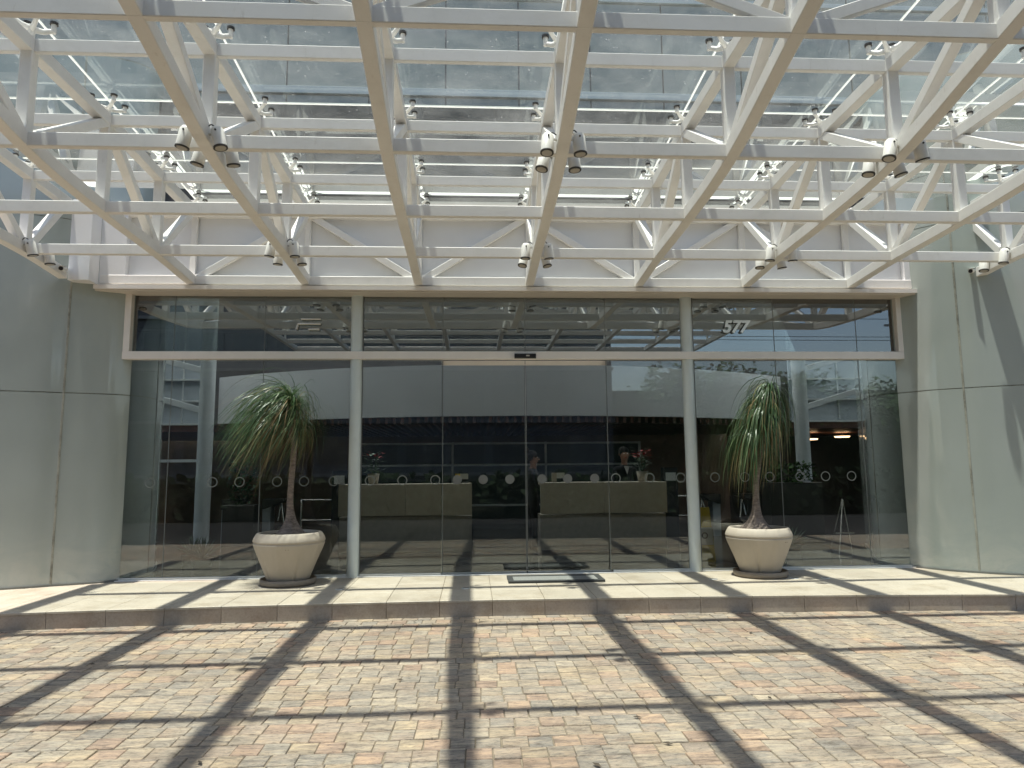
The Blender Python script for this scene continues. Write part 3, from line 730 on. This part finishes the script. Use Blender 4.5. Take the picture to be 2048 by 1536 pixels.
def poinsettia(x, y, z, label, seed):
    t = thing('potted_plant', (x, y, z), label, 'plant', 'potted plants on the reception counters')
    part('pot', lambda b: b.lathe([(0, z), (.07, z), (.10, z+.17), (.088, z+.17), (.08, z+.14), (0, z+.14)], M['pot'], 20, (x, y)), t)
    rg = random.Random(seed)
    def fol(b):
        for k in range(110):
            th = rg.random()*6.28; r = rg.uniform(.0, .16); hh = z + .18 + rg.random()*.34
            c = Vector((x+r*math.cos(th), y+r*math.sin(th), hh)); d = Vector((math.cos(th), math.sin(th), rg.uniform(-.3, .5))).normalized()
            s_ = d.cross(Vector((0, 0, 1))).normalized()*.03; L = rg.uniform(.07, .12)
            b.add([c, c+d*L*.5+s_, c+d*L, c+d*L*.5-s_], [(0, 1, 2, 3)], M['red'] if hh > z+.40 and rg.random() < .7 else M['leafdark'])
        for k in range(6):
            th = k*1.05; b.tube([(x, y, z+.13), (x+.09*math.cos(th), y+.09*math.sin(th), z+.40)], .006, M['leafdark'], 5)
    part('foliage', fol, t)
poinsettia(.66, 11.62, 1.372, 'red flowering pot plant on the left reception counter', 1)
poinsettia(5.12, 11.62, 1.372, 'red flowering pot plant on the right reception counter', 2)

# kiosks
def kiosk(x, label):
    t = thing('access_kiosk', (x, 13.9, H), label, 'kiosk', 'black access kiosks')
    part('body', lambda b: b.beam((x, 13.9, H), (x, 13.9, 1.60), .29, .2, M['black'], .015, upv=(0, 1, 0)), t)
    part('notice', lambda b: b.box(x-.10, x+.10, 13.793, 13.798, 1.34, 1.50, M['paper']), t)
    part('reader', lambda b: b.box(x-.05, x+.05, 13.785, 13.798, 1.12, 1.22, M['darkmetal'], .004), t)
kiosk(-.30, 'black access kiosk with a white notice beside the left counter')
kiosk(6.22, 'black access kiosk with a white notice beside the right counter')
# turnstiles
def turnstile(x, mir, label):
    t = thing('turnstile', (x, 14.6, H), label, 'turnstile', 'grey lobby turnstiles')
    s_ = mir
    part('cabinet', lambda b: b.box(min(x, x+s_*.16), max(x, x+s_*.16), 14.5, 14.8, H, .95, M['intcol']), t)
    vs = [(x, 14.45, .84), (x+s_*.05, 14.45, .84), (x+s_*.46, 14.45, 1.0), (x+s_*.46, 14.45, 1.04), (x, 14.45, 1.04)]
    vs = vs + [(a, 14.85, c) for a, _, c in vs]; n = 5
    part('head', lambda b: b.add(vs, [tuple(range(5)), tuple(range(5, 10))[::-1]] + [(k, k+5, (k+1) % 5+5, (k+1) % 5) for k in range(5)], M['darkmetal']), t)
    for a, c in ((.42, .55), (.30, .60)):
        part('arm', lambda b: b.tube([(x+s_*.34, 14.62, .98), (x+s_*a, 14.55, c)], .018, M['chrome'], 8), t)
turnstile(-2.75, 1, 'grey turnstile nearest the left round column inside the lobby')
turnstile(-1.95, 1, 'grey turnstile second from the left round column in the lobby')
turnstile(7.45, -1, 'grey turnstile inside the lobby seen just right of the right door column')
turnstile(8.3, -1, 'grey turnstile inside the lobby behind the right palm trunk')
def rail(xs_, label):
    t = thing('lobby_railing', (xs_[0], 14.6, H), label, 'railing')
    part('handrail', lambda b: b.tube(catmull([(xs_[0], 14.6, H+.02), (xs_[0], 14.6, .95), (xs_[0]+.05, 14.6, 1.0), (xs_[-1]-.05, 14.6, 1.0), (xs_[-1], 14.6, .95), (xs_[-1], 14.6, H+.02)], 4), .02, M['chrome'], 10), t)
    part('mid_rail', lambda b: b.tube([(xs_[0], 14.6, .6), (xs_[-1], 14.6, .6)], .014, M['chrome'], 8), t)
rail((-1.2, -.55), 'thin metal railing between the left turnstiles and the left kiosk')
rail((6.55, 7.0), 'thin metal railing beside the right kiosk')

# wet floor sign, easel stand
t = thing('floor_sign', (5.83, 10.75, H), 'yellow and grey folding floor sign just inside right of the door column', 'sign')
part('panel', lambda b: b.add([(5.68, 10.66, H), (5.98, 10.66, H), (5.94, 10.75, .98), (5.72, 10.75, .98), (5.68, 10.68, H), (5.98, 10.68, H), (5.94, 10.77, .98), (5.72, 10.77, .98)],
     [(0, 1, 2, 3), (4, 7, 6, 5), (0, 3, 7, 4), (1, 5, 6, 2), (3, 2, 6, 7)], M['yellow']), t)
part('panel', lambda b: b.add([(5.68, 10.90, H), (5.98, 10.90, H), (5.94, 10.79, .98), (5.72, 10.79, .98), (5.68, 10.88, H), (5.98, 10.88, H), (5.94, 10.775, .98), (5.72, 10.775, .98)],
     [(0, 3, 2, 1), (4, 5, 6, 7), (0, 4, 7, 3), (1, 2, 6, 5), (3, 7, 6, 2)], M['yellow']), t)
part('grey_patch', lambda b: b.add([(5.70, 10.680, .42), (5.96, 10.680, .42), (5.95, 10.702, .68), (5.71, 10.702, .68)], [(0, 1, 2, 3)], M['paper']), t)
part('mark', lambda b: ring(b, 5.83, .56, .05, .03, M['black'], 10.682), t)
t = thing('easel', (8.35, 11.3, H), 'slim metal easel leaning in front of the right curved wall', 'easel')
for a, c in (((8.2, 11.2, H), (8.42, 11.4, 1.05)), ((8.5, 11.35, H), (8.43, 11.42, 1.05)), ((8.33, 11.75, H), (8.43, 11.44, 1.05))):
    part('leg', lambda b: b.tube([a, c], .01, M['chrome'], 8), t)
part('ledge', lambda b: b.box(8.2, 8.52, 11.28, 11.31, .5, .52, M['chrome']), t)

# ceiling lamps
for k, (x, y, z, lb_) in enumerate(((10.95, 17.5, 2.30, 'warm round ceiling lamp glowing in the dark right wing, lower left of the two'),
                               (11.8, 17.5, 2.36, 'warm round ceiling lamp glowing in the dark right wing, upper right of the two'))):
    t = thing('ceiling_lamp', (x, y, z), lb_, 'lamp', 'warm ceiling lamps in the right wing')
    part('diffuser', lambda b: b.tube([(x, y, z-.03), (x, y, z)], [.17, .19], M['lampwarm'], 24), t)
    part('stem', lambda b: b.tube([(x, y, z+.002), (x, y, 2.45)], .015, M['darkmetal'], 8), t)

# agaves and indoor plants
def agave(x, y, n, L, label, seed):
    rg = random.Random(seed)
    t = thing('agave', (x, y, H), label, 'plant', 'spiky plants inside the glass')
    part('pot', lambda b: b.lathe([(0, H), (.13, H), (.16, H+.14), (.14, H+.14), (0, H+.12)], M['darkmetal'], 20, (x, y)), t)
    def lv(b):
        for k in range(n):
            th = rg.random()*6.28; el = rg.uniform(.25, 1.4); d = Vector((math.cos(th)*math.cos(el), math.sin(th)*math.cos(el), math.sin(el)))
            s_ = d.cross(Vector((0, 0, 1))).normalized(); c = Vector((x, y, H+.12)); l_ = L*rg.uniform(.7, 1)
            p1 = c+d*l_*.5; p2 = c+d*l_-Vector((0, 0, .03))
            b.add([c-s_*.008, c+s_*.008, p1+s_*.012, p2, p1-s_*.012], [(0, 1, 2, 3, 4)], M['agave'])
    part('leaves', lv, t)
agave(-1.78, 10.95, 70, .42, 'spiky grey agave inside the glass below the left round column', 1)
agave(-2.08, 11.35, 60, .40, 'spiky grey agave tucked against the left curved wall inside', 2)
agave(7.55, 11.5, 60, .42, 'spiky agave inside the glass right of the right planter', 3)
def bushy(x, y, z0, z1, r, n, label, seed, mat):
    rg = random.Random(seed); t = thing('indoor_bush', (x, y, H), label, 'plant')
    part('planter', lambda b: b.box(x-r, x+r, y-.2, y+.2, H, z0+.05, M['darkmetal'], .01), t)
    def lv(b):
        for k in range(n):
            a = rg.random()*6.28; rr = r*math.sqrt(rg.random()); c = Vector((x+rr*math.cos(a), y+rr*.4*math.sin(a), rg.uniform(z0, z1)))
            d = Vector((rg.uniform(-1, 1), rg.uniform(-1, 1), rg.uniform(-.4, 1))).normalized(); s_ = d.cross(Vector((.3, .2, 1))).normalized()*.03; L = .1
            b.add([c, c+d*L*.5+s_, c+d*L, c+d*L*.5-s_], [(0, 1, 2, 3)], mat)
    part('foliage', lv, t)
bushy(-2.25, 14.15, .9, 1.95, .3, 350, 'tall dark leafy plant beside the left round column inside', 4, M['leafdark'])
bushy(8.3, 13.0, 1.25, 1.65, .5, 420, 'low green leafy bush inside by the right round column', 5, M['treeleaf'])

# people
def person(x, y, rz, label, bun, standing=True, arms=((.16, .28), (.2, .30))):
    t = thing('person', (x, y, H), label, 'person', None, rz)
    me = bpy.data.meshes.new('body')
    J = {'pelvis': (0, 0, .92, .13), 'waist': (0, 0, 1.06, .115), 'chest': (0, .0, 1.26, .135), 'neckb': (0, 0, 1.40, .06), 'neck': (0, -.01, 1.46, .048), 'head1': (0, -.02, 1.53, .07), 'head2': (0, -.015, 1.60, .082), 'head3': (0, -.005, 1.67, .06)}
    E = [('pelvis', 'waist'), ('waist', 'chest'), ('chest', 'neckb'), ('neckb', 'neck'), ('neck', 'head1'), ('head1', 'head2'), ('head2', 'head3')]
    for s_, nm in ((-1, 'l'), (1, 'r')):
        J['sh'+nm] = (s_*.17, 0, 1.36, .058); J['el'+nm] = (s_*.21, -.05, 1.10, .042); J['wr'+nm] = (s_*.15, -.28, 1.08, .03); J['ha'+nm] = (s_*.13, -.37, 1.08, .028)
        J['hi'+nm] = (s_*.09, 0, .86, .095); J['kn'+nm] = (s_*.10, -.01, .48, .06); J['an'+nm] = (s_*.10, .02, .08, .042); J['to'+nm] = (s_*.11, -.14, .04, .034)
        E += [('chest', 'sh'+nm), ('sh'+nm, 'el'+nm), ('el'+nm, 'wr'+nm), ('wr'+nm, 'ha'+nm), ('pelvis', 'hi'+nm), ('hi'+nm, 'kn'+nm), ('kn'+nm, 'an'+nm), ('an'+nm, 'to'+nm)]
    ks = list(J); me.from_pydata([J[k][:3] for k in ks], [(ks.index(a), ks.index(b)) for a, b in E], [])
    me.skin_vertices or me.attributes
    o = bpy.data.objects.new('body', me); C.objects.link(o)
    md = o.modifiers.new('skin', 'SKIN'); 
    if not me.skin_vertices:
        bm = bmesh.new(); bm.from_mesh(me); bm.verts.layers.skin.verify(); bm.to_mesh(me); bm.free()
    for i, k in enumerate(ks):
        sv = me.skin_vertices[0].data[i]; r = J[k][3]; sv.radius = (r*(1.25 if k in ('chest', 'waist', 'pelvis') else 1), r*(.8 if k in ('chest', 'waist', 'pelvis') else 1)); sv.use_root = (k == 'pelvis')
    o.modifiers.new('sub', 'SUBSURF').levels = 2
    dg = bpy.context.evaluated_depsgraph_get(); m2 = bpy.data.meshes.new_from_object(o.evaluated_get(dg)); 
    C.objects.unlink(o); bpy.data.objects.remove(o)
    m2.materials.clear(); m2.materials.append(M['cloth']); m2.materials.append(M['skin'])
    for p in m2.polygons:
        c = p.center; p.use_smooth = True
        p.material_index = 1 if c.z > 1.43 or (c.y < -.26 and 1.0 < c.z < 1.2) else 0
    body = bpy.data.objects.new('body', m2); C.objects.link(body); body.parent = t
    b = MB(); b.ball((0, .02, 1.645), (.092, .098, .095), M['hair'], 14, 10)
    if bun: b.ball((0, .10, 1.74), .042, M['hair'])
    b.build('hair', t, loc=(0, 0, 0))
    b = MB(); b.tube([(0, -.10, 1.585), (0, -.125, 1.575)], [.014, .008], M['skin'], 8)
    for s_ in (-1, 1):
        b.ball((s_*.085, 0, 1.60), (.012, .018, .026), M['skin'], 8, 6); b.ball((s_*.03, -.083, 1.615), (.011, .008, .007), M['white'], 8, 6)
    b.ball((0, -.085, 1.545), (.022, .008, .006), M['red'], 8, 6)
    b.build('face', t, loc=(0, 0, 0))
    for s_ in (-1, 1):
        b = MB(); base = Vector((s_*.13, -.385, 1.08))
        for k, L in enumerate((.065, .075, .07, .055)):
            dx = (k-1.5)*.017
            b.tube([base+Vector((dx, .01, 0)), base+Vector((dx, -L*.6, -.004)), base+Vector((dx, -L, -.022))], [.009, .008, .006], M['skin'], 6)
        b.tube([base+Vector((-s_*.02, .03, 0)), base+Vector((-s_*.045, .0, -.008)), base+Vector((-s_*.05, -.025, -.015))], [.010, .009, .007], M['skin'], 6)
        b.build('fingers', t, loc=(0, 0, 0))
    return t
person(3.31, 11.98, R(100), 'person in dark clothes with a hair bun seen from the side between the counters', True)
pt = person(5.0, 12.45, R(8), 'person in a dark suit standing behind the right counter beside the pot plant', False); pt.scale = (1.04, 1.04, 1.04)
b = MB(); b.add([(-.05, -.118, 1.40), (.05, -.118, 1.40), (.0, -.13, 1.26)], [(0, 2, 1)], M['white']); b.build('shirt_front', pt, loc=(0, 0, 0))
# small desk signs
for x, l_ in ((2.05, 'small yellow and white card stand on the left counter near its inner end'), (3.62, 'small cream card stand on the right counter near its inner end')):
    t = thing('card_stand', (x, 11.4, 1.376), l_, 'sign')
    part('card', lambda b: b.box(x-.02, x+.16, 11.40, 11.405, 1.44, 1.53, M['paper']), t)
    part('stand', lambda b: b.box(x-.05, x+.03, 11.398, 11.42, 1.376, 1.53, M['yellow'] if x < 3 else M['pot']), t)

# recessed floor lights and litter
for x_, y_, l_ in ((5.36, 9.0, 'small round floor light near the right door column'), (6.40, 8.95, 'small round floor light just right of the right planter'), (6.80, 8.93, 'small round floor light farther right of the right planter'), (.68, 8.75, 'small round floor light near the left door column'), (2.2, 8.66, 'small round floor light in front of the left sliding door')):
    t = thing('floor_light', (x_, y_, H), l_, 'lamp', 'small round lights set in the landing')
    part('bezel', lambda b: b.lathe([(.055, H), (.055, H+.004), (.042, H+.0045)], M['alu'], 20, (x_, y_)), t)
    part('lens', lambda b: b.lathe([(.041, H+.003), (0, H+.0032)], M['lens'], 20, (x_, y_)), t)
rg = random.Random(77); b = MB()
for k in range(46):
    x_, y_ = rg.uniform(-2.5, 8.5), rg.uniform(3.8, 7.7); a_ = rg.random()*6.28; L_ = rg.uniform(.015, .035)
    d_ = Vector((math.cos(a_), math.sin(a_), 0)); e_ = Vector((-math.sin(a_), math.cos(a_), 0)); c_ = Vector((x_, y_, .008))
    b.add([c_-d_*L_, c_-e_*L_*.4+Vector((0, 0, .006)), c_+d_*L_+Vector((0, 0, .004)), c_+e_*L_*.4], [(0, 1, 2, 3)], M['litter'])
tag(b.build('leaf_litter'), kind='stuff')

# ------------------------------------------------------------------ door mat
t = thing('door_mat', (3.33, 9.15, H), 'grey brush door mat with a black rubber border outside the sliding doors', 'mat')
part('border', lambda b: [b.box(2.73, 3.95, 8.93, 9.0, H, H+.03, M['mat'], .005), b.box(2.73, 3.95, 9.36, 9.43, H, H+.03, M['mat'], .005),
     b.box(2.73, 2.80, 9.0, 9.36, H, H+.029, M['mat']), b.box(3.88, 3.95, 9.0, 9.36, H, H+.029, M['mat'])], t)
part('brush', lambda b: b.box(2.80, 3.88, 9.0, 9.36, H, H+.022, M['matfill']), t)

# ------------------------------------------------------------------ planters and ponytail palms
def planter(x, y, label, rot, sc_=1.0):
    t = thing('planter', (x, y, H), label, 'planter', 'beige planters flanking the doors', rot)
    z0 = .065
    prof = [(.265, 0), (.272, .01), (.285, .05), (.335, .17), (.385, .29), (.425, .39), (.442, .44), (.444, .45), (.436, .456), (.436, .466), (.446, .472), (.447, .485), (.434, .525), (.408, .568), (.396, .580), (.376, .583), (.368, .57), (.36, .52)]
    dense = []
    for (r0, a), (r1, c) in zip(prof[:-1], prof[1:]):
        n = max(1, int((c-a)/.03)) if c > a else 1
        for k in range(n): dense.append((r0+(r1-r0)*k/n, a+(c-a)*k/n))
    dense.append(prof[-1])
    def rf(th, z):
        z -= z0; k = 0
        c8 = math.cos(8*th)
        ph = (th*5/(2*math.pi)) % 1; d = min(ph, 1-ph)
        facet = 1 - .02*math.cos(math.pi*(((th*10/(2*math.pi)) % 1)-.5))
        gd = max(0, 1-z/.33); 
        groove = .085*gd**.7*math.exp(-(d/(.035+.03*(1-gd)))**2) if z < .33 and z >= 0 else 0
        return facet - groove
    b = MB(); b.lathe([(r*sc_, z*sc_+z0) for r, z in dense], M['pot'], 192, rf=rf); b.build('pot', t, loc=(0, 0, 0))
    b = MB(); b.lathe([(0, 0), (.33, 0), (.345, .02), (.348, .075), (.33, .078), (.325, .05), (0, .05)], M['saucer'], 48); b.build('saucer', t, loc=(0, 0, 0))
    b = MB(); b.lathe([(.372*sc_, z0+.54*sc_), (.2, z0+.565*sc_), (0, z0+.575*sc_)], M['soil'], 32); b.build('soil', t, loc=(0, 0, 0))
    b = MB(); b.tube([(-.02, -.440*sc_, z0+.40), (-.02, -.446*sc_, z0+.40)], .004, M['darkmetal'], 6); b.tube([(.01, -.440*sc_, z0+.40), (.01, -.446*sc_, z0+.40)], .004, M['darkmetal'], 6); b.build('screw_marks', t, loc=(0, 0, 0))
planter(-.06, 9.24, 'beige fluted planter on a saucer left of the sliding doors', 0.2)
planter(6.07, 9.22, 'beige fluted planter on a saucer right of the sliding doors', 0.5, .97)

def palm(x, y, label, trunk, heads, nleaf, wind, Lr, seed, dry, grav, lim):
    rg = random.Random(seed); t = thing('ponytail_palm', (x, y, .80), label, 'plant', 'ponytail palms in the planters')
    P = catmull(trunk, 6); n = len(P)
    def rad(z):
        u = max(0, z-.79)
        return .037 + .150*math.exp(-(u/.13)**1.1)
    def tr(b):
        vs = []; fs = []; seg = 28
        for i, p in enumerate(P):
            r = rad(p.z)
            for k in range(seg):
                th = 2*math.pi*k/seg; low = max(0, 1-(p.z-.78)/.3)
                rr = r*(1 + .10*low*math.sin(5*th+1.3) + .05*low*math.sin(11*th) + .02*math.sin(3*th+p.z*9))
                vs.append((p.x+rr*math.cos(th), p.y+rr*math.sin(th), p.z))
        for i in range(n-1):
            for k in range(seg):
                a, c = i*seg+k, i*seg+(k+1) % seg; fs.append((a, c, c+seg, a+seg))
        b.add(vs, fs, M['trunk'], True)
    part('trunk', tr, t)
    top = P[-1]
    def br(b):
        for h in heads:
            b.tube(catmull([top-Vector((0, 0, .04)), (top+Vector(h))/2+Vector((0, 0, .02)), Vector(h)], 4), [.032]*9, M['trunk'], 10)
    part('branches', br, t)
    def fol(b, want_dry):
        for h in heads:
            hv = Vector(h)
            for k in range(nleaf):
                el = math.asin(rg.uniform(-.25, 1)); th = rg.random()*6.283; isdry = (el < .15 and rg.random() < dry) or rg.random() < .05
                d = Vector((math.cos(th)*math.cos(el), math.sin(th)*math.cos(el), math.sin(el))); L = rg.uniform(*Lr)*(1.2 if rg.random() < .08 else 1)*(1-lim*max(0, d.x))
                d = (d + Vector(wind)*1.3).normalized()
                p = hv + d*.03 + Vector((0, 0, rg.uniform(-.08, .06))); st = 9; ds = L/st; wd = rg.uniform(.0028, .0058)
                g_ = rg.uniform(*grav); wv = Vector(wind)*rg.uniform(.3, 1.3); pts = [p.copy()]; ds_ = []
                cl = rg.uniform(0, 1)
                for q in range(st):
                    ds_.append(d.copy()); p = p + d*ds; pts.append(p.copy())
                    d = (d + Vector((0, 0, -g_)) + wv + Vector((rg.uniform(-.09, .09), rg.uniform(-.09, .09), rg.uniform(-.06, .06)))).normalized()
                ds_.append(d)
                if isdry != want_dry: continue
                side0 = Vector((math.cos(th+1.57+rg.uniform(-.6, .6)), math.sin(th+1.57), rg.uniform(-.3, .3)))
                vs = []; fs = []
                for q, (pp, dd) in enumerate(zip(pts, ds_)):
                    s_ = (side0 - dd*side0.dot(dd)).normalized(); wq = wd*(1 - (q/st)**2.2)+.0006
                    vs += [pp-s_*wq, pp+s_*wq]
                for q in range(st): fs.append((2*q, 2*q+1, 2*q+3, 2*q+2))
                b.add(vs, fs, M['leafdry'] if isdry else M['leaf'], True)
    st_ = rg.getstate()
    part('foliage', lambda b: fol(b, False), t); rg.setstate(st_)
    part('dry_leaves', lambda b: fol(b, True), t)
palm(-.04, 9.24, 'ponytail palm with windblown dark green crown in the left planter',
     [(-.05, 9.24, .76), (-.05, 9.24, .84), (-.05, 9.24, .92), (-.055, 9.24, 1.03), (-.065, 9.24, 1.2), (-.06, 9.24, 1.45), (-.045, 9.24, 1.7), (-.03, 9.24, 1.95)],
     [(-.04, 9.24, 2.42), (-.12, 9.20, 2.32), (-.02, 9.3, 2.20), (-.22, 9.27, 2.40), (-.08, 9.15, 2.48)], 250, (-.21, -.0, .0), (.55, 1.22), 11, .6, (.30, .58), .42)
palm(6.07, 9.22, 'ponytail palm with tall drooping green crown in the right planter',
     [(6.04, 9.22, .76), (6.045, 9.22, .84), (6.05, 9.22, .92), (6.055, 9.22, 1.03), (6.06, 9.22, 1.18), (6.07, 9.22, 1.35), (6.11, 9.22, 1.6), (6.17, 9.22, 1.9)],
     [(6.33, 9.22, 2.60), (6.25, 9.17, 2.32), (6.28, 9.3, 2.40), (6.12, 9.22, 2.05)], 270, (-.10, -.0, -.05), (.5, 1.08), 23, .75, (.55, 1.0), .2)

# ------------------------------------------------------------------ what the glass mirrors: across the street behind the camera
ob = thing('office_block', (-14, -26, 0), 'grey rendered office block across the street mirrored in the glass', 'building')
part('wall', lambda b: b.box(-45, 11.5, -40, -26, -.04, 17, M['facade']), ob)
for k in range(4):
    z = 2 + k*3.4
    part('window_band', lambda b: [b.box(-44+q*2.8, -44+q*2.8+2.2, -26.0, -25.93, z, z+1.7, M['window']) for q in range(20) if -44+q*2.8+2.2 < 11], ob)
for k in range(5):
    part('ledge', lambda b: b.box(-45, 11.6, -26.0, -25.75, 1.2+k*3.4, 1.4+k*3.4, M['concrete']), ob)
def tree(x, y, h, r, seed, label):
    rg = random.Random(seed); t = thing('street_tree', (x, y, 0), label, 'tree', 'street trees mirrored in the glass')
    part('trunk', lambda b: [b.tube([(x, y, -.03), (x+.1, y, h*.35), (x, y+.1, h*.7)], [.2, .14, .07], M['bark'], 10)] +
         [b.tube([(x, y, h*(.3+.05*k)), (x+r*.6*math.cos(k*1.3), y+r*.6*math.sin(k*1.3), h*(.55+.05*k))], [.07, .02], M['bark'], 6) for k in range(6)], t)
    def cr(b):
        cl = [(rg.uniform(-1, 1)*r*.75, rg.uniform(-1, 1)*r*.75, h*.68+rg.uniform(-.5, .6)*r*.7, r*rg.uniform(.25, .5)) for _ in range(26)]
        for cx_, cy_, cz_, cr_ in cl:
            for q in range(110):
                d = Vector((rg.gauss(0, 1), rg.gauss(0, 1), rg.gauss(0, .8))).normalized()*cr_*rg.uniform(.6, 1.05)
                c = Vector((x+cx_, y+cy_, cz_))+d; a = Vector((rg.uniform(-1, 1), rg.uniform(-1, 1), rg.uniform(-.5, .5)))*.22; e = a.cross(Vector((rg.random(), rg.random(), 1))).normalized()*.12
                b.add([c-a, c+e, c+a, c-e], [(0, 1, 2, 3)], M['treeleaf'])
    part('crown', cr, t)
tree(15.5, -20, 8.0, 3.2, 1, 'rounded street tree mirrored right of the grey block')
tree(22, -24, 8.5, 3.4, 2, 'rounded street tree mirrored behind the right palm')
tree(29, -21, 7.2, 3.0, 3, 'rounded street tree mirrored toward the right curved wall')
t = thing('utility_pole', (26, -17, 0), 'thin grey utility pole with crossarms mirrored in the right glass', 'pole')
part('pole', lambda b: b.tube([(26, -17, -.04), (26, -17, 11)], [.16, .11], M['concrete'], 12), t)
for z in (9.2, 10.3): part('crossarm', lambda b: b.box(24.9, 27.1, -17.06, -16.94, z, z+.1, M['concrete']), t)
part('wires', lambda b: [b.tube([(26+60*(k/16-.5)*2, -17+q*.5, zz - .9 + .9*abs(k/8-1)**2) for k in range(17)], .015, M['black'], 4) for q, zz in ((-1, 9.4), (1, 9.4), (0, 10.5))], t)

def added_hedge(x0, x1, y, z1, seed, label):  # unseen foliage added to darken what the glass mirrors
    rg = random.Random(seed); t = thing('added_hedge', ((x0+x1)/2, y, 0), label, 'added_hedge')
    part('core', lambda b: b.box(x0+.2, x1-.2, y-.5, y+.3, -.04, z1-.3, M['added_hedge']), t)
    def lv(b):
        for k in range(2600):
            c = Vector((rg.uniform(x0, x1), y+.3+rg.uniform(0, .25), rg.uniform(.05, z1))); a = Vector((rg.uniform(-1, 1), rg.uniform(-1, 1), rg.uniform(-1, 1)))*.2; e = a.cross(Vector((rg.random(), 1, rg.random()))).normalized()*.12
            b.add([c-a, c+e, c+a, c-e], [(0, 1, 2, 3)], M['added_hedge'])
    part('foliage', lv, t)
added_hedge(9, 75, -30, 7.4, 10, 'tall dark foliage screen added far behind the camera to hide mirrored sky')
added_hedge(-30, 34, -4.5, 1.5, 9, 'long dark foliage row added behind the camera to darken the glass reflection')
